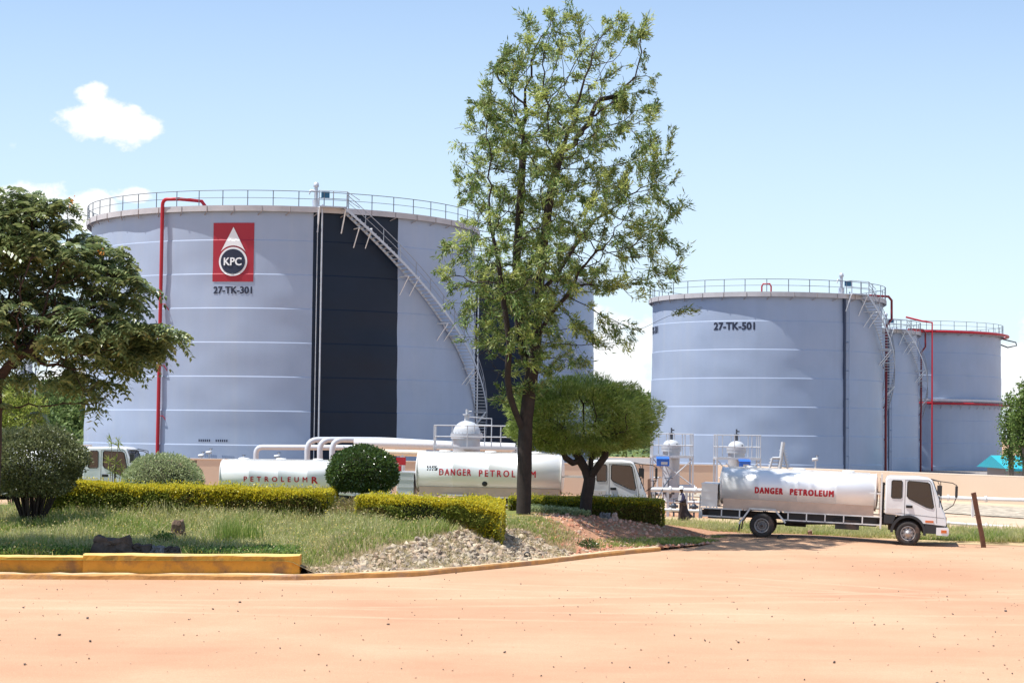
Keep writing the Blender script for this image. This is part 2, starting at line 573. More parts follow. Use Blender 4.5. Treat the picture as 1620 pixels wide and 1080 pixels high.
xa = at(131, 900, 51.6).x; xb = at(474, 900, 52.3).x
block_wall('painted_wall', -60, xa - .01, .42, .42, .60, 'left stretch of the thick low orange painted wall, set slightly back', 3)
block_wall('painted_wall', xa, xb, .34, .50, .66, 'right stretch of the thick low orange painted wall with a stained end', 4)

# ---- pitched stones on the bank
def stones(name, label, spots, size, mats, seed, flat=.6, tilt=0.5, kind='stuff'):
    r = rs(seed)
    base = bmesh.new(); bmesh.ops.create_icosphere(base, subdivisions=1, radius=1)
    bv = np.array([v.co[:] for v in base.verts]); bf = [tuple(v.index for v in f.verts) for f in base.faces]; base.free()
    V = []; Fs = []; mi = []
    for k, (x, y, z) in enumerate(spots):
        s = size * r.uniform(.45, 1.25)
        p = bv * (1 + r.uniform(-.28, .28, (len(bv), 1)))
        p = np.clip(p, -.82, .82) * np.array([s, s * r.uniform(.5, .9), s * flat * r.uniform(.6, 1.1)])
        R = np.array(Euler((r.uniform(-tilt, tilt), r.uniform(-tilt, tilt), r.uniform(0, 6.28))).to_matrix())
        p = p @ R.T + np.array([x, y, z + .02])
        o = len(V) * len(bv)
        V.append(p); Fs += [tuple(i + o for i in f) for f in bf]; mi += [int(r.randint(len(mats)))] * len(bf)
    me = bpy.data.meshes.new(name)
    me.from_pydata(np.concatenate(V).tolist(), [], Fs)
    me.polygons.foreach_set('material_index', mi)
    return tag(link_mesh(name, me, mats), label, kind=kind)
r = rs(7); sp = []
while len(sp) < 2400:
    x = r.uniform(-5.55, 2.1); t = r.uniform(.42, 4.9)
    lim = np.interp(x, [-5.6, -4.5, -3, -1.5, .6, 1.3, 2.1], [1.3, 2.4, 3.9, 4.7, 4.7, 3.0, 1.2]) + .4 * bumpn(x * 3, 2)
    if t > lim: continue
    y = float(yk(x)) + t
    sp.append((x, y, float(gzb(x, y)) - .05))
M_st = [mat('stone_pale', (.44, .365, .26), .9, vary=.25, vscale=3), mat('stone_tan', (.38, .28, .19), .9, vary=.25, vscale=3),
        mat('stone_grey', (.27, .215, .165), .9, vary=.3, vscale=3)]
stones('stone_pitching', 'bank pitched with pale broken stones', sp, .17, M_st, 8, .5, 1.0)
r = rs(17); sp = []
while len(sp) < 900:
    x = r.uniform(.8, 8.4); t = r.uniform(.3, 11)
    y = float(yk(x)) + t
    if y > 73.3 or y < np.interp(x, [0.8, 4, 8.4], [60, 64.5, 70]): continue
    sp.append((x, y, float(gzb(x, y)) - .01))
M_clod = [mat('red_clod', (.46, .20, .12), .95, vary=.3), mat('pink_clod', (.60, .34, .25), .95, vary=.25), M_st[1]]
stones('soil_clods', 'loose red soil clods and rubble beside the tree', sp, .085, M_clod, 9, .8, .9)

# ---- pebbles on the road
r = rs(11); sp = []
for k in range(1500):
    d = r.uniform(27, 74); x = r.uniform(-.29, .29) * d
    if d > float(yk(x)) - .2 and x < 9.8: continue
    if r.uniform() > .55 + .45 * (x / d > .2): continue
    sp.append((x, d, -.004 + float(rise(x, d))))
M_peb = [mat('pebble_dark', (.10, .075, .065), .9), mat('pebble_brown', (.30, .19, .13), .9), mat('pebble_tan', (.5, .32, .22), .9)]
stones('road_pebbles', 'small dark pebbles scattered on the dirt', sp, .020, M_peb, 12, .8, .4)
sp = []
for k in range(34):
    d = r.uniform(27, 50); x = r.uniform(-.28, .28) * d
    sp.append((x, d, 0.0))
stones('road_gravel', 'larger dark stones scattered on the dirt', sp, .036, [M_peb[0], M_peb[0]], 13, .75, .4)

# ================================================================== VEGETATION helpers
def unit(a): return a / np.maximum(1e-9, np.linalg.norm(a, axis=-1, keepdims=True))
def leafquads(P, D, L, W, r, fold=.25):
    """diamond leaves: base P, direction D"""
    n = len(P)
    D = unit(D)
    A = unit(np.cross(D, unit(r.normal(size=(n, 3)))))
    N = np.cross(D, A)
    L = np.broadcast_to(np.asarray(L, float).reshape(-1, 1), (n, 1)); W = np.broadcast_to(np.asarray(W, float).reshape(-1, 1), (n, 1))
    mid = P + D * L * .45
    return np.stack([P, mid + A * W * .5 + N * W * fold, P + D * L, mid - A * W * .5 + N * W * fold], 1)

def blades(x, y, z, h, w, r, lean=.45):
    n = len(x)
    a = r.uniform(0, 2 * PI, n); wv = np.stack([np.cos(a), np.sin(a), 0 * a], -1) * (w[:, None] * .5)
    b = r.uniform(0, 2 * PI, n); l = np.abs(r.normal(0, lean, n)) * h
    base = np.stack([x, y, z], -1)
    tip = base + np.stack([np.cos(b) * l, np.sin(b) * l, h], -1)
    mid = base * .5 + tip * .5 - np.stack([np.cos(b) * l, np.sin(b) * l, 0 * l], -1) * .18
    q1 = np.stack([base - wv, base + wv, mid + wv * .8, mid - wv * .8], 1)
    q2 = np.stack([mid - wv * .8, mid + wv * .8, tip + wv * .1, tip - wv * .1], 1)
    return np.concatenate([q1, q2], 0)

M_grass_dry = leaf_mat('grass_dry', [(.38, .37, .13), (.55, .50, .24), (.32, .35, .09), (.62, .57, .33), (.40, .43, .13)], .45, .6, .2)
M_grass_green = leaf_mat('grass_green', [(.19, .28, .05), (.28, .37, .07), (.15, .23, .04), (.36, .42, .12)], .45, .6, .2)
M_flower = leaf_mat('seed_heads', [(.62, .50, .10), (.58, .52, .32), (.55, .38, .12)], .3, .7, .1)

def in_frame(x, y, m=1.5): return (x > -.27 * y - m) & (x < .27 * y + m)
r = rs(21)
N = 150000
x = r.uniform(-20, 3.2, N); t = r.uniform(.85, 15, N); y = yk(x) + t
dens = .55 + .45 * bumpn(x * 1.7, y * 1.7)
keep = (y < 66.5) & in_frame(x, y) & (r.uniform(0, 1, N) < dens + .3)
lim = np.interp(x, [-20, -5.7, -5.0, -3, -1.5, .6, 1.5, 3.2], [.8, .8, 2.2, 3.9, 4.6, 4.4, 3.0, 4.5])
keep &= t > lim
sx = at(178, 868, 53.3).x
keep &= ~((x > sx - .6) & (x < sx + 2.1) & (y < 53.5))
keep &= ~((x > 1.4) & (r.uniform(0, 1, N) < (x - 1.4) / 1.6))
x, y, t = x[keep], y[keep], t[keep]
z = gzb(x, y)
h = r.uniform(.10, .34, len(x)) * (1 + .5 * bumpn(x * .9 + 9, y * .9)) * np.interp(x, [-20, -4, 0], [1.15, 1.0, .75]) * np.where(x < -1.5, np.interp(y, [58, 63.5], [1.0, 1.5]), .75)
wet = (y < yk(x) + 2.6 + 1.0 * bumpn(x, 4)) & (x < -5.8)
greenish = wet | (bumpn(x * .6 + 3, y * .6) > .25) | ((x > -6) & (t < lim[keep] + 1.8 + bumpn(x * 2, 1)))
pick = (r.uniform(0, 1, len(x)) < np.where(greenish, .62, .15))
mi = np.where(pick, 1, 0)
V = blades(x, y, z - .02, h, r.uniform(.018, .034, len(x)), r)
tag(np_mesh('lawn_grass', V, [M_grass_dry, M_grass_green], mi=np.concatenate([mi, mi])), 'unkempt yellow green grass on the raised garden', kind='stuff')
# flower heads
k = r.choice(len(x), 9000, replace=False)
P = np.stack([x[k], y[k], z[k] + h[k] * r.uniform(.8, 1.25, len(k))], -1)
tag(np_mesh('grass_flowers', leafquads(P, r.normal(size=P.shape) + [0, 0, .8], .06, .035, r), M_flower), 'small yellow flowers and seed heads in the grass', kind='stuff')
# broad leaves weeds along the wall in the shade
N = 9000
x = r.uniform(-20, -5.9, N); y = yk(x) + r.uniform(.85, 2.3, N)
kp_ = ~((x > sx - .6) & (x < sx + 2.1) & (y < 53.5)); x = x[kp_]; y = y[kp_]; N = len(x)
P = np.stack([x, y, gzb(x, y) + r.uniform(0, .28, N)], -1)
D = r.normal(size=(N, 3)) * [1, 1, .6] + [0, 0, .5]
M_weed = leaf_mat('weed_green', [(.06, .13, .025), (.10, .19, .03), (.16, .26, .05)], .35, .5, .4)
tag(np_mesh('leafy_weeds', leafquads(P, D, r.uniform(.06, .13, N), .05, r), M_weed), 'leafy green weeds behind the orange wall', kind='stuff')
# tall grass tufts
def tuft(px, py, d, n, h, spread, label, m, seed):
    r = rs(seed)
    c = at(px, py, d)
    xx = c.x + r.normal(0, spread, n); yy = d + r.normal(0, spread, n)
    V = blades(xx - c.x, yy - d, np.zeros(n), r.uniform(.5, 1, n) * h, r.uniform(.014, .028, n), r, .22)
    o = np_mesh('grass_tuft', V, m)
    o.location = (c.x, d, float(gzb(c.x, d)) - .02)
    return tag(o, label, 'grass tuft')
tuft(362, 840, 56.5, 260, 1.05, .28, 'tall grey green grass tuft in the lawn left of the pale stones', M_grass_green, 1)
tuft(400, 845, 57.0, 130, .85, .22, 'shorter grass tuft just right of the tallest tuft', M_grass_green, 2)
# verge grass
r = rs(23)
N = 90000
x = r.uniform(5.8, 34, N); t = np.abs(r.normal(0, 1, N)) * 3.5 + .3
y = verge_front(x) + .35 * bumpn(x * .8, 3.3) + t
keep = in_frame(x, y) & (t < 13) & (bumpn(x * 1.5, y * 1.5) > -.55 + .5 * (t < 1.0))
x, y, t = x[keep], y[keep], t[keep]
h = r.uniform(.07, .26, len(x)) * np.where(x > 18.2, 1.6, 1.0) * np.interp(t, [0, 1.5], [.6, 1])
mi = (r.uniform(0, 1, len(x)) < np.where(bumpn(x * .8 + 5, y * .8) > .3, .6, .12)).astype(int)
V = blades(x, y, .10 + 0 * x, h, r.uniform(.02, .034, len(x)), r, .5)
tag(np_mesh('verge_grass', V, [M_grass_dry, M_grass_green], mi=np.concatenate([mi, mi])), 'dry grass and weeds on the verge', kind='stuff')
# dry tufts between the pitched stones
N = 9000
x = r.uniform(-5.6, 2.2, N); y = yk(x) + r.uniform(.4, 4.8, N)
keep = (bumpn(x * 1.9 + 4, y * 1.9) > -.1)
x, y = x[keep], y[keep]
V = blades(x, y, gzb(x, y), r.uniform(.06, .20, len(x)), np.full(len(x), .022), r, .7)
M_straw = leaf_mat('straw', [(.42, .34, .18), (.52, .44, .26), (.30, .27, .12)], .35, .7, .1)
tag(np_mesh('bank_grass', V, [M_straw]), 'dry straw growing between the stones of the bank', kind='stuff')
# unseen dark floor inside the bund, added to cut ground bounce on the tanks
me = bpy.data.meshes.new('bounce_cut_floor')
me.from_pydata([(-90, 125.6, .02), (70, 125.6, .02), (110, 320, .02), (-90, 320, .02)], [], [(0, 1, 2, 3)])
tag(link_mesh('bounce_cut_floor', me, mat('bounce_cut_grey', (.22, .20, .19), .95, vary=.3)), 'unseen dark grey floor added around the tanks to cut bounced light', kind='structure')
# green toe of the island on the right
N = 16000
x = r.uniform(2.6, 8.7, N); y = yk(x) + r.uniform(.3, 2.0, N) + np.interp(x, [2, 8], [2.0, .2])
keep = (r.uniform(0, 1, N) < np.interp(x, [2.6, 5, 7], [.05, .35, 1.0])) & (bumpn(x * 2, y * 2) > -.4)
x, y = x[keep], y[keep]
mi = (r.uniform(0, 1, len(x)) < .75).astype(int)
V = blades(x, y, gzb(x, y), r.uniform(.05, .16, len(x)), np.full(len(x), .024), r, .5)
tag(np_mesh('island_grass', V, [M_grass_dry, M_grass_green], mi=np.concatenate([mi, mi])), 'short green grass at the tip of the island', kind='stuff')
# ================================================================== STORAGE TANKS
M_shell = mat('tank_paint', (.335, .395, .515), .45, spec=.45, vary=.05, vscale=.25, stain=(.29, .35, .445), stain_amt=.35, stain_scale=.35)
def add_streaks(m):
    t = NT(m.node_tree); b = t.n['Principled BSDF']
    src = b.inputs['Base Color'].links[0].from_socket
    tc = t.new('ShaderNodeTexCoord').outputs['Object']
    mp = t.new('ShaderNodeMapping'); mp.inputs['Scale'].default_value = (1, 1, .05); t.put(mp.inputs[0], tc)
    n = t.noise(mp.outputs[0], 1.1, 5, .6)
    c = t.mix(t.mapr(n, .5, .75, 0, .30), src, (.42, .45, .50))
    c = t.mix(t.mapr(n, .46, .25, 0, .25), c, (.28, .335, .43))
    t.put(b.inputs['Base Color'], c)
add_streaks(M_shell)
M_navy = mat('navy_paint', (.0055, .013, .030), .42, spec=.28, vary=.15, vscale=.3)
M_seam = mat('seam_paint', (.55, .59, .68), .4)
M_rim = mat('rim_paint', (.47, .445, .45), .6, vary=.12, vscale=.8)
M_brk = mat('bracket_paint', (.30, .27, .27), .6)
M_galv = mat('galvanised', (.50, .52, .56), .45, metal=.3, vary=.1)
M_red = mat('red_pipe_paint', (.40, .010, .020), .4, spec=.4)
M_darkred = mat('dark_red_paint', (.20, .008, .012), .4)
M_white = mat('white_paint', (.78, .79, .80), .4, vary=.04)
M_logored = mat('logo_red', (.36, .010, .026), .5)
M_ink = mat('lettering_navy', (.012, .018, .045), .6)
M_logowhite = mat('logo_white', (.80, .80, .80), .5)
M_rail = mat('railing_grey', (.13, .15, .175), .5)
M_rail2 = mat('handrail_grey', (.30, .32, .36), .5)
M_pipe_shade = mat('pipe_shade_blue', (.05, .065, .11), .6)
M_bluebox = mat('instrument_blue', (.02, .12, .22), .5)
M_darksteel = mat('dark_steel', (.05, .055, .06), .5, metal=.3)

def text_bm(txt, size, bold=0.0, xs=1.0, space=1.0, w=None, h=None):
    cu = bpy.data.curves.new('lettering', 'FONT')
    cu.body = txt; cu.size = size; cu.align_x = 'CENTER'; cu.align_y = 'CENTER'
    cu.space_character = space; cu.resolution_u = 3
    ob = bpy.data.objects.new('lettering', cu); COL.objects.link(ob)
    bpy.context.view_layer.update()
    dg = bpy.context.evaluated_depsgraph_get()
    me = bpy.data.meshes.new_from_object(ob.evaluated_get(dg))
    bm = bmesh.new(); bm.from_mesh(me)
    bpy.data.objects.remove(ob); bpy.data.curves.remove(cu); bpy.data.meshes.remove(me)
    x0 = min(v.co.x for v in bm.verts); x1 = max(v.co.x for v in bm.verts)
    y0 = min(v.co.y for v in bm.verts); y1 = max(v.co.y for v in bm.verts)
    kx = w / (x1 - x0) if w else xs; ky = h / (y1 - y0) if h else 1
    for v in bm.verts: v.co.x = (v.co.x - (x0 + x1) / 2) * kx; v.co.y = (v.co.y - (y0 + y1) / 2) * ky
    if bold:      # heavier strokes: the same letters again, a hair to each side and a hair proud
        hh = (h or size) ; vs0 = list(bm.verts); fs0 = list(bm.faces)
        for q, (dx, dy) in enumerate(((-1, .5), (1, -.5), (.5, 1), (-.5, -1), (.9, .9), (-.9, -.9))):
            mp = {v: bm.verts.new((v.co.x + dx * bold * hh, v.co.y + dy * bold * hh * .8, (q + 1) * .0012)) for v in vs0}
            for f in fs0: bm.faces.new([mp[v] for v in f.verts])
    return bm
def split_long(bm, L, it=9, Ly=None):
    Ly = Ly or L * 3
    bmesh.ops.triangulate(bm, faces=bm.faces)
    for _ in range(it):
        es = [e for e in bm.edges if abs(e.verts[0].co.x - e.verts[1].co.x) > L or abs(e.verts[0].co.y - e.verts[1].co.y) > Ly]
        if not es: break
        bmesh.ops.subdivide_edges(bm, edges=es, cuts=1)
        bmesh.ops.triangulate(bm, faces=bm.faces)
def poly_bm(pts):
    bm = bmesh.new()
    bm.faces.new([bm.verts.new((x, y, 0)) for x, y in pts])
    return bm
def wrap(bm, fn, name, m, parent, L=.16, Ly=.12):
    split_long(bm, L, Ly=Ly)
    for v in bm.verts:
        lift = v.co.z; p = fn(v.co.x, v.co.y)
        n_ = Vector((p.x, p.y, 0)).normalized() if abs(p.x) > 5 or abs(p.y) > 5 else Vector((0, -1, 0))
        v.co = p + n_ * lift
    me = bpy.data.meshes.new(name); bm.to_mesh(me); bm.free()
    return link_mesh(name, me, m, parent)

def cyl(R, a, z): return Vector((R * math.sin(a), -R * math.cos(a), z))

def make_tank(label, pl, pr, near, H, course, nseg, stripe=None, group=None, seed=0, pipes=(), gauge=None, stair=None, zfirst=2.4,
              extra=None, ring_red=False):
    b0 = math.atan((pl - 810) / F); b1 = math.atan((pr - 810) / F)
    half = (b1 - b0) / 2; b = (b0 + b1) / 2
    R = near * math.sin(half) / (1 - math.sin(half)); D = near + R
    root = empty('storage_tank', (D * math.sin(b), D * math.cos(b), 0), -b, label, 'storage tank', group)
    nn = vnoise(100 + seed, (64, 64)); n2 = vnoise(200 + seed, (128, 64))
    # shell: courses step outwards downwards, each with a chamfered ledge at its top
    zs = [(H, 0)]
    nc = int(H / course) + 1
    rows = []
    tops = [H - course * i for i in range(1, nc)]
    tops = [z for z in tops if z > .5]
    cur = H; step = 0.0
    for i in range(len(tops) + 1):
        zb = tops[i] if i < len(tops) else 0.0
        m = 6
        for j in range(m):
            zz = cur - (cur - zb - .05) * j / (m - 1)
            rows.append((zz, step, (cur - zz) / max(.1, cur - zb)))
        cur = zb - .025; step += .032
    A = np.linspace(-PI, PI, nseg, endpoint=False)
    if stripe:
        for s_ in stripe: A[np.argmin(abs(A - s_))] = s_
    Pz = np.array([q[0] for q in rows]); Ps = np.array([q[1] for q in rows]); Pf = np.array([q[2] for q in rows])
    AA, ZZ_ = np.meshgrid(A, Pz, indexing='ij')
    bulge = np.sin(PI * np.clip(Pf, 0, 1))[None, :]
    dent = .05 * nn(AA * R / 3.1, ZZ_ / 1.9) + .014 * n2(AA * R / 1.1, ZZ_ / .8)
    wavy = .055
    def shellr(a, z):
        k = sum(1 for t in tops if z < t)
        top = ([H] + tops)[k]; bot = (tops + [0.0])[k]
        bl = math.sin(PI * min(1, max(0, (top - z) / (top - bot))))
        return float(R + .032 * k + (.05 * nn(a * R / 3.1, z / 1.9) + .014 * n2(a * R / 1.1, z / .8)) * (.35 + .65 * bl) + wavy * n2(a * R / 2.2 + 7, 0 * z) * (.3 + .7 * max(0, 1 - (H - z) / 4)))
    RR = R + Ps[None, :] + dent * (0.35 + .65 * bulge) + wavy * n2(AA * R / 2.2 + 7, 0 * ZZ_) * (.3 + .7 * np.clip(1 - (H - ZZ_) / 4, 0, 1))
    P = np.stack([RR * np.sin(AA), -RR * np.cos(AA), ZZ_], -1)
    fm = np.zeros((nseg, len(Pz) - 1), int)
    if stripe:
        mid = A + PI / nseg
        fm[(mid > stripe[0]) & (mid < stripe[1]), :] = 1
    grid_mesh('shell', P, [M_shell, M_navy], root, closed_u=True, face_mat=fm, sharp=rad(9))
    # roof
    mb = MB(); mb.lathe([(R + .02, H), (R * .5, H + R * .035), (.01, H + R * .07)], 64)
    mb.build('roof', M_shell, root)
    # walkway ring with fascia and brackets
    w = .36
    mb = MB()
    mb.lathe([(R + .0, H + .02), (R + w, H + .02), (R + w, H - .38), (R + w - .03, H - .38), (R + w - .03, H - .03), (R, H - .03)], nseg, sm=False)
    mb.build('walkway', M_rim, root)
    mb = MB()
    nb = int(2 * PI * R / 1.9)
    mb.tube([cyl(R + w + .01, .3 / R, H - .02), cyl(R + w + .01, .3 / R, H - .40), cyl(R + .06, 0, H - .62)], .035, 4)
    bme = mb.mesh('walkway_bracket')
    for k in range(nb):
        link_mesh('walkway_bracket', bme, M_brk, root, rz=2 * PI * k / nb)
    # railing
    gap = stair[0] if stair else None
    mb = MB(); npst = int(2 * PI * R / 1.75)
    rr = R + w - .05
    for k in range(npst):
        a = -PI + 2 * PI * k / npst
        mb.tube([cyl(rr, a, H), cyl(rr, a, H + 1.08)], .032, 4)
    for hz, th in ((1.08, .028), (.56, .02)):
        mb.tube([cyl(rr, -PI + 2 * PI * k / 144, H + hz) for k in range(144)], th, 5, closed=True)
    mb.build('railing', M_rail, root)
    if stair:
        a0, sl, zend = stair
        ri, ro = R + .22, R + 1.12
        st = MB(); rl = MB(); br = MB()
        z_top = H - .1
        s = 0.0; L = (z_top - zend) / sl
        ntr = int((z_top - zend) / .235)
        land = {int(ntr * .47)}
        for k in range(ntr + 1):
            z = z_top - .235 * k; a = a0 + (z_top - z) / sl / R
            wid = .30
            c = cyl((ri + ro) / 2, a, z)
            st.box(c, (wid, ro - ri, .05), 0, Matrix.Rotation(a, 3, 'Z'))
            if k in land: st.box(cyl((ri + ro) / 2, a, z - .05), (1.1, ro - ri, .07), 0, Matrix.Rotation(a, 3, 'Z'))
        pts_i = []; pts_o = []; seg = 50
        for k in range(seg + 1):
            z = z_top - (z_top - zend) * k / seg; a = a0 + (z_top - z) / sl / R
            pts_i.append(cyl(ri, a, z - .06)); pts_o.append(cyl(ro, a, z - .06))
        for pts in (pts_i, pts_o):
            for p, q in zip(pts[:-1], pts[1:]):
                d = (q - p); ln = d.length
                rot = d.to_track_quat('X', 'Z').to_matrix()
                st.box((p + q) / 2, (ln + .03, .05, .17), 0, rot)
        for hz, th in ((1.0, .028), (.52, .02)):
            rl.tube([p + Vector((0, 0, hz + .06)) for p in pts_o], th, 5)
        for k in range(0, seg + 1, 3):
            rl.tube([pts_o[k], pts_o[k] + Vector((0, 0, 1.06))], .028, 4)
        nbk = max(3, int(L / 4.2))
        for k in range(nbk + 1):
            s_ = L * (k + .35) / (nbk + .8); a = a0 + s_ / R; z = z_top - s_ * sl
            for da in (-.45 / R, .45 / R):
                br.tube([cyl(ro, a + da, z - .18), cyl(R + .05, a + da, z - 1.5)], .045, 4)
                br.tube([cyl(ro, a + da, z - .18), cyl(R + .05, a + da, z - .18)], .04, 4)
                br.cut()
        # head platform
        ap = a0 - .9 / R
        st.box(cyl(R + w + .25, ap, H + .0), (1.9, .95, .08), 0, Matrix.Rotation(ap, 3, 'Z'))
        for da in (-.95 / R, 0, .95 / R):
            rl.tube([cyl(R + w + .7, ap + da, H), cyl(R + w + .7, ap + da, H + 1.1)], .035, 4)
        for hz in (1.1, .56):
            rl.tube([cyl(R + w - .05, ap - .95 / R, H + hz), cyl(R + w + .7, ap - .95 / R, H + hz), cyl(R + w + .7, ap + .95 / R, H + hz), cyl(ro, a0 + .9 / R, H + hz - .55)], .026, 4)
        for da in (-.9 / R, .9 / R):
            br.tube([cyl(R + w + .6, ap + da, H - .05), cyl(R + .05, ap + da * .95, H - 1.75)], .055, 4)
            br.cut()
        so = st.build('staircase', M_galv, root)
        rl.build('handrail', M_rail2, so)
        br.build_each('stair_bracket', M_white, so)
    if gauge:
        ag = gauge; gpm = M_galv if stripe else M_shell
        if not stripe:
            mb = MB(); mb.box(cyl(R + .12, ag - .33 / R, H / 2), (.16, .26, H - .4), 0, Matrix.Rotation(ag, 3, 'Z')); mb.build('pipe_shade_strip', M_pipe_shade, root)  # dark strip added as the shaded side of the gauge pipe
        mb = MB()
        mb.tube([cyl(R + .40, ag, 0), cyl(R + .40, ag, H + .2)], .06, 8)
        if stripe: mb.tube([cyl(R + .35, ag - .30 / R, 0), cyl(R + .35, ag - .30 / R, H)], .03, 6)
        for k in range(1, int(H / 2.4)):
            mb.tube([cyl(R, ag, k * 2.4), cyl(R + .45, ag, k * 2.4)], .04, 4)
        mb.build('gauge_pipe', gpm, root)
        mb = MB()
        mb.tube([cyl(R - .25, ag - .35 / R, H), cyl(R - .25, ag - .35 / R, H + .55)], .26, 10)
        mb.tube([cyl(R - .25, ag - .35 / R, H + .5), cyl(R - .25, ag - .35 / R, H + 1.6)], .13, 8)
        mb.lathe([(.01, H + 1.85), (.16, H + 1.8), (.2, H + 1.6), (.2, H + 1.5), (.01, H + 1.5)], 10, cyl(R - .25, ag - .35 / R, 0))
        mb.tube([cyl(R - .25, ag - .35 / R, H + 1.2), cyl(R - .25, ag - .75 / R, H + 1.25), cyl(R - .25, ag - .85 / R, H + .95)], .06, 6)
        g = mb.build('level_gauge', M_galv, root)
        mb = MB(); mb.box(cyl(R - .1, ag + .3 / R, H + .95), (.55, .3, .45), 0, Matrix.Rotation(ag, 3, 'Z'))
        mb.build('instrument_box', M_bluebox, g)
    for (ap, off, rp, m, path) in pipes:
        mb = MB()
        pts = path(R, H, ap, off)
        mb.tube(pts, rp, 8)
        for zz in (H * .25, H * .43, H * .65):
            mb.tube([cyl(R, ap + .5 / R, zz - .5), cyl(R + off, ap + .4 / R, zz), cyl(R + off, ap, zz)], .035, 4)
        mb.build('foam_pipe', m, root)
    if extra: extra(root, R, H, shellr)
    return root, R

def zof(py, px, d, hz=683): return at(px, py, d).z

def straight_pipe(R, H, a, off):
    # rises on the shell, elbows over the railing and runs round onto the roof
    pts = [cyl(R + off, a, 0), cyl(R + off, a, 7), cyl(R + off, a, H + .15)]
    for k in range(1, 5): pts.append(cyl(R + off, a + .06 / R * k * k * .4, H + .15 + .4 * math.sin(k * PI / 8)))
    pts += [cyl(R + off - .3, a + 1.2 / R, H + .56), cyl(R - 1.0, a + 2.4 / R, H + .5), cyl(R - 1.3, a + 2.6 / R, H + .1)]
    return pts
def deco_301(root, R, H, sr):
    a = math.asin(-.244)
    zc = (18.55 + 14.42) / 2; h = 4.15; wd = 2.95
    def fn(o):
        return lambda x, y: cyl(sr(a + x / R, zc + y) + .03 + o, a + x / R, zc + y)
    wrap(poly_bm([(-wd / 2, -h / 2), (wd / 2, -h / 2), (wd / 2, h / 2), (-wd / 2, h / 2)]), fn(0), 'emblem_panel', M_logored, root)
    zcirc = -.66; rc = 1.02
    circ = lambda rr, n=48: [(rr * math.cos(2 * PI * k / n), zcirc + rr * math.sin(2 * PI * k / n)) for k in range(n)]
    # white drop above the circle, cut by a red arc
    gap = rc + .11
    ang = [rad(38 + (142 - 38) * k / 16) for k in range(17)]
    arc = [(gap * math.cos(t), zcirc + gap * math.sin(t)) for t in ang]
    tri = [(0, 1.78)] + arc[::-1]
    bm = bmesh.new()
    ap = bm.verts.new((0, 1.78, 0)); vs = [bm.verts.new((x, y, 0)) for x, y in arc]
    for p, q in zip(vs[:-1], vs[1:]): bm.faces.new([ap, p, q])
    wrap(bm, fn(.045), 'emblem_drop', M_logowhite, root)
    wrap(poly_bm(circ(rc)), fn(.045), 'emblem_ring', M_logowhite, root)
    wrap(poly_bm(circ(rc - .14)), fn(.08), 'emblem_disc', M_ink, root)
    bm = text_bm('KPC', .92, .035, w=1.25, h=.54)
    for v in bm.verts: v.co.y += zcirc
    wrap(bm, fn(.115), 'emblem_letters', M_logowhite, root)
    bm = text_bm('27-TK-301', .70, .055, w=2.75, h=.47)
    wrap(bm, lambda x, y: cyl(sr(a + x / R, 13.82 + y) + .016, a + x / R, 13.82 + y), 'tank_number', M_ink, root)
    # tiny stencilled captions near the base
    for px, wdt in ((323, .9), (349, .7)):
        aa = math.asin((px - 448) / 331)
        mb = MB()
        for k in range(6):
            p = cyl(R + .40, aa + (k * .15) / R, 3.25)
            mb.box(p, (.09, .02, .17), 0, Matrix.Rotation(aa, 3, 'Z'))
        mb.build('caption', M_ink, root)

def t301(label, pl, pr, near, H, seed, extra, group):
    a = lambda f: math.asin(f)
    red = [(a(-.572), .42, .13, M_red, straight_pipe)] if extra else []
    return make_tank(label, pl, pr, near, H, 2.40, 260, (a(.132), a(.545)), group, seed, red, a(.168), (rad(15.5), .83, 1.2), extra=extra)
t301('large blue grey fuel tank with red emblem, black stripe and number 27-TK-301', 140, 749, 134, 19.75, 1, deco_301, None)
t301('blue grey tank with black stripe half hidden behind the tall tree', 490, 938, 185, 19.75, 2, None, None)

def deco_501(root, R, H, sr):
    for a, txt in ((math.asin(-.27), '27-TK-501'), (rad(-79), '27-TK-501')):
        bm = text_bm(txt, .86, .055, w=3.55, h=.60)
        wrap(bm, lambda x, y: cyl(sr(a + x / R, 13.22 + y) + .016, a + x / R, 13.22 + y), 'tank_number', M_ink, root)
    mb = MB()   # red vent loop on the roof edge
    c = math.asin((1214 - 1214.5) / 181)
    mb.tube([cyl(R - .3, c - .4 / R, H), cyl(R - .3, c - .4 / R, H + .5), cyl(R - .3, c - .28 / R, H + .72), cyl(R - .3, c + .28 / R, H + .72), cyl(R - .3, c + .4 / R, H + .5), cyl(R - .3, c + .4 / R, H)], .075, 6)
    mb.build('vent_loop', M_red, root)
def side_pipe(R, H, a, off):
    return [cyl(R + off, a, 0), cyl(R + off, a, H * .34), cyl(R + off, a, H * .40), cyl(R + off + .02, a + .55 / R, H * .44), cyl(R + off + .02, a + .55 / R, H * .86),
            cyl(R + off + .5, a + 1.0 / R, H * .90), cyl(R + off + .5, a + 1.1 / R, H + .05), cyl(R + off + .2, a + .6 / R, H + .35), cyl(R - 1.0, a - .8 / R, H + .35)]
def t501(label, pl, pr, near, H, seed, extra, group):
    return make_tank(label, pl, pr, near, H, 2.40, 220, None, group, seed, [(rad(84), .35, .11, M_darkred, side_pipe)], rad(41.5), (rad(50), .95, 4.2), extra=extra)
t501('blue grey tank numbered 27-TK-501 behind the silver road tanker', 1033, 1396, 160, 16.05, 3, deco_501, None)
t501('blue grey tank showing as a narrow strip right of tank 501', 1172, 1453, 213, 16.05, 4, None, None)

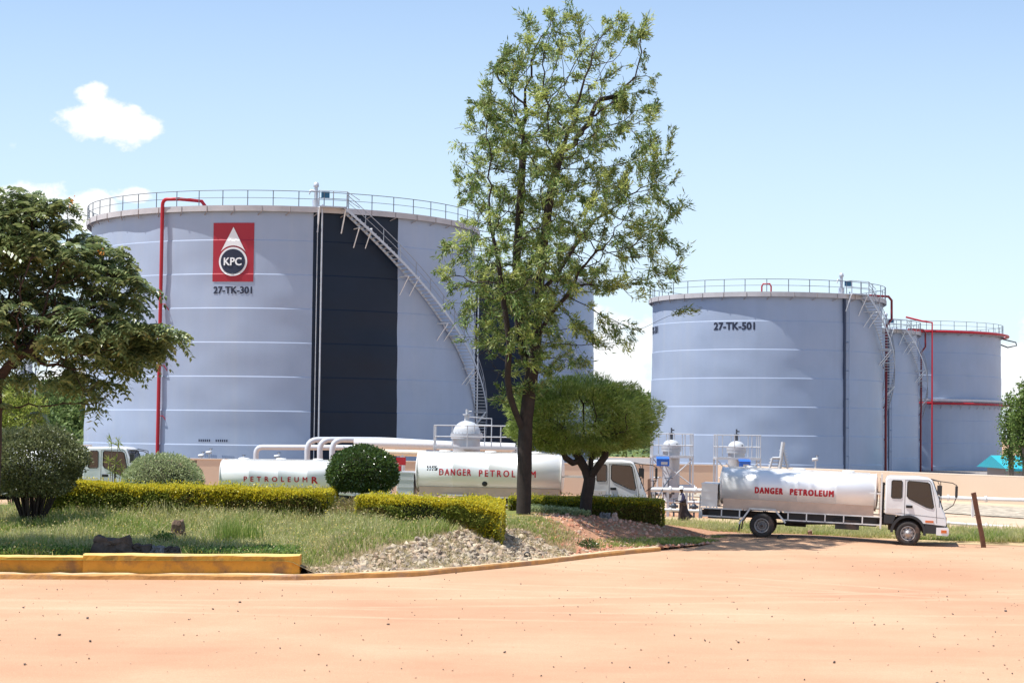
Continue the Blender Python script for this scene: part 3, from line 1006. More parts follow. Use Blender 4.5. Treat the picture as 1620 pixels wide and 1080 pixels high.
def deco_503(root, R, H, sr):
    mb = MB()
    mb.tube([cyl(R + .95, 2 * PI * k / 120, H - .25) for k in range(120)], .16, 6, closed=True)
    mb.tube([cyl(R + .95, 2 * PI * k / 120, H * .478) for k in range(120)], .16, 6, closed=True)
    a = rad(17.5)
    mb.tube([cyl(R + 1.15, a, 0), cyl(R + 1.15, a, H + .8), cyl(R + .6, a - .08, H + 1.0), cyl(R + .2, a - .22, H + 1.5)], .12, 6)
    mb.build('foam_ring', M_red, root)
    mb = MB()
    mb.lathe([(R + .1, H * .51), (R + .75, H * .51), (R + .75, H * .495), (R + .1, H * .495)], 120, sm=False)
    for k in range(60):
        p = 2 * PI * k / 60
        mb.tube([cyl(R + .1, p, H * .44), cyl(R + .7, p, H * .495)], .04, 4)
    mb.build('wind_girder', M_galv, root)
    mb = MB()
    ae = rad(91)
    mb.tube([cyl(R + .3, ae, H - .5), cyl(R + 1.9, ae, H - .9), cyl(R + 2.0, ae, H - 1.3), cyl(R + .9, ae, H - 1.55), cyl(R, ae, H - 1.2)], .09, 6)
    mb.build('pipe_loop', M_darksteel, root)
make_tank('blue grey tank with red pipe rings at the far right', 1257, 1584, 235, 17.1, 2.75, 200, None, None, 5, (), None, None, extra=deco_503)

# ================================================================== BUND WALL, drain, pipes
M_bund = mat('bund_render', (.60, .465, .345), .85, vary=.05, vscale=.3, stain=(.50, .37, .26), stain_amt=.3, stain_scale=.3)
ptsw = [(-70, 125), (13.5, 125), (60, 125 - 46.5 * 1.93)]
mb = MB()
z1 = 2.05
def wall_seg(mb, p, q, z0, z1, th):
    p = Vector((*p, 0)); q = Vector((*q, 0)); d = (q - p).normalized(); n = Vector((-d.y, d.x, 0))
    poly = [p, q, q + n * th, p + n * th]
    vs = [(v.x, v.y, z0) for v in poly] + [(v.x, v.y, z1) for v in poly]
    mb.add(vs, [(0, 1, 2, 3), (4, 5, 6, 7), (0, 1, 5, 4), (1, 2, 6, 5), (2, 3, 7, 6), (3, 0, 4, 7)])
mb = MB(); wall_seg(mb, (-70, 125), (13.5, 125), -.1, z1, .3)
w1 = mb.build('bund_wall', M_bund); tag(w1, 'long peach concrete bund wall behind the left tankers', 'wall')
mb = MB(); wall_seg(mb, (-70, 124.96), (13.5, 124.96), z1 + .003, z1 + .07, .38)
mb.build('coping', mat('bund_coping', (.66, .55, .44), .8, vary=.05), w1)
mb = MB(); wall_seg(mb, (13.52, 124.9), (60, 125 - 46.5 * 1.93), -.1, z1, .3)
w2 = mb.build('bund_wall', M_bund); tag(w2, 'peach bund wall running forward behind the right hand tanker', 'wall')
mb = MB(); wall_seg(mb, (13.54, 124.86), (60, 124.96 - 46.5 * 1.93), z1 + .003, z1 + .06, .36)
mb.build('coping', mat('bund_coping_right', (.66, .55, .44), .8, vary=.05), w2)

def band(name, label, d0, d1, z0, z1, m, kind='structure'):
    """strip lying between two offsets in front of the right bund wall"""
    P = []
    for x in np.linspace(15, 60, 60):
        # direction normal of wall towards camera
        wy = 125 - (x - 13.5) * 1.93
        L = math.hypot(1, 1.93); nx, ny = -1.93 / L, -1 / L
        P.append([(x + nx * (d0 + (d1 - d0) * f), wy + ny * (d0 + (d1 - d0) * f), z0 + (z1 - z0) * f) for f in (0, .25, .5, .75, 1)])
    return tag(grid_mesh(name, np.array(P), m), label, kind=kind)
M_apron = mat('apron', (.50, .36, .25), .9, vary=.08, vscale=.5)
M_gravel = mat('gravel_strip', (.36, .31, .24), .95, vary=.5, vscale=2.5, bump=.8, bscale=6)
band('concrete_apron', 'pale concrete apron at the foot of the bund wall', .0, 14.0, .62, .012, M_apron)
band('gravel_drain', 'grey gravel strip along the bund wall', 1.6, 7.0, .575, .36, M_gravel)
# ================================================================== TREES
M_bark = mat('bark', (.032, .022, .018), .9, vary=.35, vscale=4, bump=.9, bscale=22)
M_bark_red = mat('reddish_bark', (.055, .030, .022), .9, vary=.4, vscale=3, bump=.9, bscale=18)
M_bark_grey = mat('grey_bark', (.20, .16, .12), .9, vary=.35, vscale=5, bump=.8, bscale=22)

def colonize(roots, attr, step, infl, kill, iters, bias=(0, 0, .12), seed=0):
    """roots: list of (point, parent index). returns points, parents"""
    r = rs(seed)
    pts = [np.array(p, float) for p, _ in roots]; par = [q for _, q in roots]
    attr = np.array(attr, float)
    alive = np.ones(len(attr), bool)
    P = np.array(pts)
    best = np.full(len(attr), 1e9); who = np.zeros(len(attr), int)
    def upd(lo):
        nonlocal best, who
        for a in range(lo, len(P), 400):
            d = np.linalg.norm(attr[:, None] - P[None, a:a + 400], axis=2)
            j = d.argmin(1); v = d[np.arange(len(attr)), j]
            m = v < best
            best[m] = v[m]; who[m] = j[m] + a
    upd(0)
    bias = np.array(bias)
    for it in range(iters):
        act = alive & (best < infl)
        if not act.any(): break
        idx = np.where(act)[0]
        w = who[idx]
        dirs = unit(attr[idx] - P[w])
        acc = np.zeros((len(P), 3)); np.add.at(acc, w, dirs)
        src = np.unique(w)
        nd = unit(unit(acc[src]) + bias + r.normal(0, .10, (len(src), 3)))
        newp = P[src] + nd * step
        lo = len(P)
        P = np.vstack([P, newp]); par += src.tolist()
        upd(lo)
        alive &= best > kill
        if len(P) > 15000: break
    par = np.array(par)
    nr = len(roots)
    for _ in range(3):          # ease the zigzag out of the branches
        Q = P.copy(); cnt = np.ones(len(P))
        np.add.at(Q, par[nr:], P[nr:]); np.add.at(cnt, par[nr:], 1)
        Q[nr:] += P[par[nr:]]; cnt[nr:] += 1
        Q = Q / cnt[:, None]
        haskid = np.zeros(len(P), bool); haskid[par[nr:]] = True
        mv = haskid.copy(); mv[:nr] = False
        P = np.where(mv[:, None], Q, P)
    return P, par

def tree_mesh(name, P, par, r_tip, expo, m, parent, rmax=None, minr=0.0, wob=0.0):
    n = len(P)
    kids = [[] for _ in range(n)]
    for i in range(1, n):
        if par[i] >= 0: kids[par[i]].append(i)
    rr = np.zeros(n)
    order = list(range(n))[::-1]
    acc = np.zeros(n)
    for i in order:            # children always have a higher index
        if not kids[i]: acc[i] = r_tip ** expo
        rr[i] = acc[i] ** (1 / expo)
        if par[i] >= 0: acc[par[i]] += acc[i]
    if rmax: rr = rr * 1.0; k = rmax / rr[0]; rr = np.maximum(r_tip, rr * np.where(rr > .5 * rr[0], k, 1 + (k - 1) * (rr / (.5 * rr[0]))))
    mb = MB()
    done = set()
    stack = [(0, None)]
    while stack:
        i, frm = stack.pop()
        chain = [] if frm is None else [frm]
        cur = i
        while True:
            chain.append(cur)
            ks = sorted(kids[cur], key=lambda k: -rr[k])
            if not ks: break
            for k in ks[1:]: stack.append((k, cur))
            cur = ks[0]
        R = [rr[c] for c in chain]
        if frm is not None: R[0] = R[1]
        if max(R) < minr or len(chain) < 2: continue
        big = max(R)
        mb.tube([P[c] for c in chain], R, 10 if big > .12 else (5 if big > .03 else 3), sm=True, caps=False)
    return mb.build(name, m, parent), rr, kids

def envelope_points(rows, d, base, n, seed, depth_k=.85, hollow=.25, dens=None):
    """rows: (py, left px, right px). random points in the swept ellipse, local to base"""
    r = rs(seed)
    ys = np.array([q[0] for q in rows]); L = np.array([q[1] for q in rows]); Rr = np.array([q[2] for q in rows])
    out = []
    wsum = (Rr - L)
    while len(out) < n:
        py = r.uniform(ys[0], ys[-1])
        l = np.interp(py, ys, L); rt = np.interp(py, ys, Rr)
        if r.uniform() > (rt - l) / wsum.max(): continue
        a = r.uniform(0, 2 * PI); q = math.sqrt(r.uniform(hollow ** 2, 1))
        cx = (l + rt) / 2; hw = (rt - l) / 2
        px = cx + hw * q * math.cos(a)
        if dens is not None and r.uniform() > dens(px, py): continue
        p = at(px, py, d)
        p.y += hw / F * d * depth_k * q * math.sin(a)
        out.append((p.x - base.x, p.y - base.y, p.z - base.z))
    return np.array(out)

# ---- the tall tree in the middle
DT = 70.0
base = at(828, 812, DT); base.z = float(gz(base.x, DT)) - .05
tree = empty('tall_tree', base, 0, 'tall slender tree with airy feathery crown in the middle of the garden', 'tree')
rows = [(12, 868, 900), (40, 805, 1035), (75, 790, 1036), (110, 762, 1046), (150, 745, 1050), (200, 716, 1060), (250, 708, 1082), (300, 708, 1078), (335, 716, 1088),
        (360, 700, 1092), (400, 688, 1092), (440, 690, 1092), (475, 700, 1010), (520, 722, 985), (550, 728, 985), (580, 760, 935), (615, 775, 885), (650, 800, 838)]
def dens_main(px, py):
    v = 1.0
    if px > 900: v = .62
    if px > 960: v = .40
    if 900 < px < 960 and py < 40: v = .1
    if px < 860 and py < 60: v = .25
    if 700 < px < 740 and 325 < py < 372: v = .05
    if px > 880 and py > 470: v = .22
    if px > 1030 and py < 150: v = .3
    return v
att = envelope_points(rows, DT, base, 3600, 31, .85, .15, dens_main)
# a few long bare branches reaching out to the right and the spires on top
extra = []
def line(p0, p1, n, j=.12, seed=0):
    r = rs(seed)
    a = at(*p0); b = at(*p1)
    for k in range(n):
        q = a.lerp(b, k / (n - 1)) - base
        extra.append(np.array(q) + r.normal(0, j, 3))
line((880, 548, 70), (1103, 490, 70.5), 18, .05, 1)
line((985, 530, 70), (990, 548, 70), 4, .1, 2)
line((960, 470, 70), (1096, 398, 69.6), 14, .1, 3)
line((980, 400, 70), (1094, 318, 70.4), 14, .08, 4)
line((882, 60, 70), (878, 24, 70), 6, .08, 5)
line((980, 80, 70), (975, 22, 70), 8, .1, 6)
line((1000, 120, 70), (1026, 26, 70.5), 9, .08, 7)
line((840, 110, 70), (836, 48, 69.7), 7, .06, 8)
line((735, 260, 70), (712, 195, 70), 6, .05, 9)
line((960, 540, 70), (925, 585, 70), 6, .2, 10)
att = np.vstack([att, np.array(extra)])
def loc(px, py, d): q = at(px, py, d) - base; return (q.x, q.y, q.z)
roots = []
trunk_px = [(828, 812, 70), (829, 790, 70), (829, 765, 70), (830, 740, 70), (830, 715, 70), (831, 690, 70), (832, 665, 70), (835, 640, 70), (838, 615, 70), (841, 590, 70),
            (845, 565, 70), (848, 540, 70.1), (850, 515, 70.2), (852, 490, 70.2), (853, 465, 70.2), (855, 440, 70.3), (857, 415, 70.3), (860, 390, 70.3), (863, 365, 70.2), (866, 340, 70.1),
            (870, 315, 70), (875, 290, 70), (881, 265, 70), (888, 240, 70)]
for i, q in enumerate(trunk_px): roots.append((loc(*q), i - 1))
def limb(start, pts):
    prev = start
    for q in pts:
        roots.append((loc(*q), prev)); prev = len(roots) - 1
    return prev
limb(5, [(822, 668, 69.8), (813, 645, 69.6), (806, 622, 69.4), (803, 598, 69.3), (804, 574, 69.2), (806, 550, 69.1), (804, 525, 69.0), (800, 500, 69), (796, 475, 69), (793, 450, 69), (790, 425, 69), (786, 400, 69), (780, 375, 69), (774, 350, 69)])
limb(9, [(832, 568, 70.4), (826, 545, 70.7), (822, 520, 71), (820, 495, 71.1), (819, 470, 71.2), (818, 445, 71.2), (817, 420, 71.2), (818, 395, 71.2), (820, 370, 71.2), (822, 340, 71), (824, 310, 71), (825, 280, 71), (827, 250, 71), (830, 220, 71)])
limb(11, [(858, 520, 69.9), (868, 500, 69.8), (882, 484, 69.7), (897, 468, 69.6), (908, 450, 69.5), (915, 430, 69.4)])
limb(14, [(866, 450, 70.4), (880, 435, 70.6), (893, 415, 70.8), (905, 395, 71), (920, 375, 71), (936, 355, 71)])
P, par = colonize(roots, att, .26, 3.2, .36, 120, (0, 0, .16), 1)
to, rr, kids = tree_mesh('trunk', P, par, .0075, 2.4, M_bark, tree, rmax=.28)
M_feather = leaf_mat('feathery_leaf', [(.05, .10, .022), (.12, .21, .038), (.035, .07, .02), (.25, .38, .08), (.07, .14, .035), (.24, .22, .06), (.44, .55, .23)], .36, .45, .5, clump=.3, clump_scale=.9, clump_col=(.26, .28, .06))
r = rs(41)
par_safe = np.maximum(par, 0)
tips = np.where((rr < .0135))[0]
par_safe = np.maximum(par, 0)
cn = vnoise(411); 
dnz = cn(P[tips, 0] * .75 + P[tips, 1] * .5, P[tips, 2] * .75 - P[tips, 1] * .6)
tips = tips[r.uniform(size=len(tips)) < np.clip((.72 + 1.5 * dnz) * np.where(P[tips, 0] < 2.2, 1.25, .85), .12, 1)]
pd = unit(P[tips] - P[par_safe[tips]])
n = len(tips); nl = 50
size = r.uniform(.5, 1.5, n)
cd = unit(pd + r.normal(0, .35, (n, 3)) + [.12, 0, -.12])
sprd = np.repeat(size, nl)[:, None]
Pb = np.repeat(P[tips], nl, 0) + np.repeat(cd, nl, 0) * r.uniform(-.14, .26, (n * nl, 1)) * sprd + r.normal(0, .065, (n * nl, 3)) * sprd
Db = np.repeat(cd, nl, 0) * .9 + r.normal(0, .5, (n * nl, 3)) + [0, 0, -.12]
V = leafquads(Pb, Db, r.uniform(.10, .24, n * nl) * sprd[:, 0], r.uniform(.028, .056, n * nl), r, .3)
young = np.repeat((r.uniform(size=n) < .22), nl)
M_young = leaf_mat('young_leaf', [(.36, .44, .08), (.50, .56, .16), (.26, .34, .06), (.56, .60, .26)], .45, .45, .5)
tag(np_mesh('crown', V, [M_feather, M_young], tree, mi=young.astype(int)))
print('main tree', len(P), 'nodes', len(V), len(tips))

# ---- the tree with big pinnate leaves at the left edge
DL = 53.7
base = at(-12, 868, DL); base.z = float(gz(base.x, DL)) - .05
tree = empty('broadleaf_tree', base, 0, 'dense dark tree with large glossy compound leaves cut by the left edge', 'tree')
rows = [(296, -40, 40), (306, -100, 75), (320, -150, 115), (350, -190, 132), (372, -210, 150), (388, -225, 192), (415, -235, 212), (440, -240, 232), (485, -245, 238), (505, -245, 262), (525, -240, 288),
        (545, -230, 285), (560, -210, 255), (585, -190, 200), (610, -150, 195), (630, -120, 178), (655, -40, 165)]
def dens_left(px, py):
    if py > 565 and px < 62: return .12
    if py > 610 and px < 130: return .02
    if py > 545 and 58 < px < 100: return .2
    return 1.0
att = envelope_points(rows, DL, base, 3600, 33, .42, .1, dens_left)
roots = []
for i, q in enumerate([(-12, 868, DL), (-12, 840, DL), (-11, 812, DL), (-11, 785, DL), (-10, 758, DL), (-9, 730, DL), (-8, 702, DL), (-8, 675, DL), (-7, 648, DL), (-8, 620, DL), (-10, 594, DL), (-13, 568, DL), (-16, 540, DL)]):
    roots.append((loc(*q), i - 1))
limb(9, [(-2, 600, DL), (12, 580, DL), (30, 562, DL - .1)])
P, par = colonize(roots, att, .24, 2.6, .30, 110, (0, 0, .05), 2)
to, rr, kids = tree_mesh('trunk', P, par, .011, 2.1, M_bark_red, tree, rmax=.19)
M_broad = leaf_mat('glossy_leaf', [(.08, .125, .04), (.18, .24, .09), (.07, .12, .04), (.34, .40, .19), (.12, .18, .06), (.46, .48, .20)], .30, .32, .9, clump=.35, clump_scale=.6, clump_col=(.20, .21, .05))
r = rs(43)
sel = np.where(rr < .018)[0]
cn = vnoise(412)
dnz = cn(P[sel, 0] * .9 + 3, P[sel, 2] * .9 + P[sel, 1] * .7)
sel = sel[r.uniform(size=len(sel)) < np.clip(.50 + .8 * dnz, .12, 1)]
par_safe = np.maximum(par, 0)
pd = unit(P[sel] - P[par_safe[sel]])
NR = 8
sel = np.repeat(sel, NR); pd = np.repeat(pd, NR, 0)
n = len(sel)
az = r.uniform(0, 2 * PI, n)
Dm = unit(np.stack([np.cos(az), np.sin(az), r.uniform(-.5, .6, n)], -1) + pd * .4)
Ll = r.uniform(.36, .60, n)
K = 5
Vs = []
side = unit(np.cross(Dm, np.array([0, 0, 1.0]) + r.normal(0, .25, (n, 3))))
for k in range(K):
    s = (k + .8) / K
    pos = P[sel] + Dm * (Ll * s)[:, None] + np.array([0, 0, -1]) * (Ll * .62 * s * s)[:, None]
    for sg in (-1, 1):
        D = unit(Dm * .35 + side * sg * 1.0 + np.array([0, 0, -.45]) + r.normal(0, .12, (n, 3)))
        A = unit(Dm + r.normal(0, .1, (n, 3)))
        L = (Ll * .42 * (1.1 - .5 * abs(s - .5)))[:, None]; W = L * .46
        m1 = pos + D * L * .45; N = np.cross(D, A)
        Vs.append(np.stack([pos, m1 + A * W * .5, pos + D * L + np.array([0, 0, -.02]), m1 - A * W * .5], 1))
V = np.concatenate(Vs, 0)
tag(np_mesh('crown', V, M_broad, tree))
print('left tree', len(P), 'nodes', len(V))
M_blossom = leaf_mat('orange_blossom', [(.55, .16, .03), (.6, .3, .04)], .3)
Pf = np.array([np.array(at(40, 388, DL - 1.2) - base), np.array(at(112, 318, DL - .8) - base), np.array(at(160, 398, DL - 1.0) - base)])
Pf = np.repeat(Pf, 12, 0) + r.normal(0, .05, (36, 3))
np_mesh('blossom', leafquads(Pf, r.normal(size=Pf.shape), .07, .05, r), M_blossom, tree)

# ---- rounded tree with weeping needle-like leaves
DS = 72.4
base = at(926, 815, DS); base.z = float(gz(base.x, DS)) - .05
tree = empty('clipped_tree', base, 0, 'short tree with broad dome shaped fine leaved crown before the middle tanker', 'tree')
r = rs(44)
cc = np.array(at(921, 667, DS) - base)
ra = 121 / F * DS; rb_up = 73 / F * DS; rb_dn = 52 / F * DS
def dome_pts(n, r, hollow=.55):
    d = unit(r.normal(size=(n, 3))); q = r.uniform(hollow ** 3, 1, n) ** (1 / 3)
    q = q * (1 + .11 * np.sin(d[:, 0] * 8 + 1) * np.cos(d[:, 2] * 7 + d[:, 1] * 5) + .07 * np.sin(d[:, 1] * 9 + d[:, 0] * 5))
    k = np.where(d[:, 2] > 0, rb_up, rb_dn)
    sc = np.sign(d) * np.abs(d) ** .86
    sc = sc / np.maximum(1, np.linalg.norm(sc, axis=1, keepdims=True) * .93)
    return cc + sc * q[:, None] * np.stack([np.full(n, ra), np.full(n, ra * .9), k], -1), d
att, _ = dome_pts(650, r, .35)
roots = [((0, 0, 0), -1)]
for i, q in enumerate([(927, 800), (928, 785), (931, 770), (933, 757)]): roots.append((loc(q[0], q[1], DS), i))
limb(4, [(926, 742, DS), (918, 728, DS), (910, 714, DS + .2)])
limb(4, [(940, 746, DS - .2), (948, 734, DS - .3), (957, 722, DS - .4)])
limb(4, [(934, 742, DS + .2), (935, 727, DS + .3)])
limb(6, [(906, 732, DS - .3), (895, 724, DS - .5)])
P, par = colonize(roots, att, .24, 2.6, .36, 60, (0, 0, .05), 3)
to, rr, kids = tree_mesh('trunk', P, par, .008, 2.2, M_bark, tree, rmax=.24)
M_needle = leaf_mat('needle_leaf', [(.18, .28, .04), (.34, .45, .08), (.10, .16, .03), (.54, .62, .20), (.24, .34, .06)], .50, .5, .4, clump=.3, clump_scale=1.5, clump_col=(.24, .27, .06))
n = 72000
Pn, dn = dome_pts(n, r, .55)
cnn = vnoise(413); kk = cnn(Pn[:, 0] * 1.9 + Pn[:, 1] * 1.3, Pn[:, 2] * 2.3 - Pn[:, 1]) > -.42 + .5 * (r.uniform(size=n) - .5)
Pn = Pn[kk]; dn = dn[kk]; n = len(Pn)
Dn = unit(dn * [1, 1, .8] + r.normal(0, .42, (n, 3)) + [0.1, 0, .12])
tag(np_mesh('crown', leafquads(Pn - Dn * .12, Dn, r.uniform(.12, .26, n), r.uniform(.02, .038, n), r, .3), M_needle, tree))

# ================================================================== BUSHES AND HEDGES
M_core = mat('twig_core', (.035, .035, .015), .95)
def blob_bush(name, label, px, py_base, d, hw, hh, seed, m, nleaf, ll, lw, group=None, cat='bush', stems=None, flat_bottom=.35, up=0.0, lump=.06, hollow=.72, depth=1.0):
    """ellipsoid bush; hw, hh half width / height in photo px"""
    r = rs(seed)
    b = at(px, py_base, d); b.z = min(b.z, float(gz(b.x, d)))
    root = empty(name, b, 0, label, cat, group)
    a = hw / F * d; c = hh / F * d
    cz = at(px, py_base - hh * (1 + (1 - flat_bottom) * 0), d).z - b.z
    dd = unit(r.normal(size=(nleaf, 3)))
    q = r.uniform(hollow ** 3, 1, nleaf) ** (1 / 3)
    ph = r.uniform(0, 6, 4)
    q *= 1 + lump * (np.sin(dd[:, 0] * 6 + ph[0]) * np.cos(dd[:, 2] * 5 + ph[1]) + .6 * np.sin(dd[:, 1] * 11 + dd[:, 2] * 9 + ph[2]))
    if up: cz = c * .75
    Pz = np.array([0, 0, cz]) + dd * q[:, None] * [a, a * depth, c]
    k = Pz[:, 2] > cz - c * (1 - flat_bottom * .5)
    Pz = Pz[k]; dd = dd[k]
    sty = r.uniform(size=len(Pz)) < .015; Pz = Pz + dd * (sty * r.uniform(.02, .12, len(Pz)))[:, None]
    D = unit(dd + r.normal(0, .65, dd.shape) + [0, 0, up])
    np_mesh('foliage', leafquads(Pz, D, r.uniform(.7, 1.2, len(Pz)) * ll, r.uniform(.7, 1.2, len(Pz)) * lw, r), m, root)
    mb = MB()
    if stems:
        for s in range(stems):
            a_ = r.uniform(0, 6.28); q_ = r.uniform(.1, .85)
            e = Vector((a * q_ * math.cos(a_), a * depth * q_ * math.sin(a_), cz + c * r.uniform(-.1, .5)))
            b0 = Vector((a * .13 * math.cos(a_), a * .13 * math.sin(a_), -.1))
            m1 = b0.lerp(e, .5) + Vector((0, 0, .12))
            mb.tube([b0, m1, e], [.035, .025, .012], 5)
    else:
        mb.tube([(0, 0, -.1), (0, 0, cz * .6), (0.03, 0, cz)], [.07, .06, .03], 6)
    mb.build('stem', M_bark, root)
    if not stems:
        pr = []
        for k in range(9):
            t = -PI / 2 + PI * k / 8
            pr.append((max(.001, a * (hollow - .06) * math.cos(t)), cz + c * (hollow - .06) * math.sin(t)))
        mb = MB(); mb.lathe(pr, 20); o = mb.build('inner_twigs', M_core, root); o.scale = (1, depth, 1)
    return root
M_dark = leaf_mat('dark_shiny_leaf', [(.03, .06, .014), (.05, .10, .02), (.09, .15, .03), (.04, .08, .018)], .22, .3, .7)
M_pale = leaf_mat('pale_leaf', [(.28, .34, .15), (.38, .44, .21), (.22, .28, .11), (.46, .50, .30)], .35, .45, .4)
M_olive = leaf_mat('olive_leaf', [(.09, .11, .04), (.15, .17, .06), (.06, .08, .03), (.28, .30, .14)], .28, .4, .5)
M_lime = leaf_mat('lime_leaf', [(.22, .28, .04), (.34, .38, .07), (.14, .20, .03), (.45, .45, .12)], .35, .45, .4)
blob_bush('round_bush', 'dark glossy ball shaped bush between the two hedges', 573, 788, 64.5, 57, 42, 51, M_dark, 17000, .085, .055, flat_bottom=.55, hollow=.8, lump=.035)
blob_bush('dome_bush', 'pale green low dome bush behind the long hedge', 257, 812, 66.2, 63, 48, 52, M_pale, 15000, .085, .04, flat_bottom=.9, hollow=.82, lump=.03)
blob_bush('spreading_bush', 'wide grey green bush on many bare stems at the left', 52, 790, 61.0, 82, 58, 53, M_olive, 26000, .10, .055, stems=60, flat_bottom=.25, hollow=.66, lump=.09)
blob_bush('lime_shrub', 'tall bright lime green shrub at the left edge behind the spreading bush', 24, 745, 78.0, 52, 66, 54, M_lime, 13000, .13, .08, stems=8, flat_bottom=.4, hollow=.45, lump=.16)
# small weeds
blob_bush('small_shrub', 'small round green weed clump on the bare slope near the kerb', 930, 872, 64.6, 18, 11, 55, M_dark, 900, .06, .04, stems=6, flat_bottom=1.4, hollow=.3, lump=.2, up=.5)
blob_bush('dry_shrub', 'dry reddish shrub filling the gap between the two hedges', 552, 818, 62.3, 26, 24, 56, leaf_mat('dry_leaf', [(.22, .17, .08), (.30, .24, .10), (.30, .30, .07), (.36, .22, .12)], .3), 2600, .07, .035, stems=16, flat_bottom=1.6, hollow=.2, lump=.2, up=.6)
blob_bush('yellow_shrub', 'low yellow green shrub just left of the shorter hedge', 588, 822, 61.4, 26, 17, 57, M_lime, 2200, .07, .04, stems=10, flat_bottom=1.5, hollow=.3, lump=.2, up=.4)
blob_bush('small_shrub', 'green leafy weed beside the upright weathered stump', 262, 848, 55.8, 20, 13, 58, M_weed, 900, .07, .05, stems=6, flat_bottom=1.5, hollow=.3, lump=.25, up=.4)
# thin sapling in front of the first truck cab
b = at(180, 775, 68); b.z = float(gz(b.x, 68))
root = empty('sapling', b, 0, 'thin young plant with narrow pale leaves before the left truck cab', 'plant')
r = rs(61); mb = MB(); Vs = []
for k, (ex, ey) in enumerate([(176, 694), (187, 696), (183, 724), (172, 726), (193, 740), (181, 742)]):
    e = at(ex, ey, 68) - b
    mb.tube([(0, 0, 0), (e.x * .5, 0, e.z * .6), e], [.02, .014, .008], 4)
    m_ = 26; Pp = np.repeat(np.array([e]), m_, 0) - np.array([0, 0, 1]) * r.uniform(0, .25, (m_, 1))
    Vs.append(leafquads(Pp, r.normal(size=(m_, 3)) + [0, 0, .2], r.uniform(.18, .34, m_), .035, r))
mb.build('stem', M_bark_grey, root)
np_mesh('foliage', np.concatenate(Vs), M_lime, root)

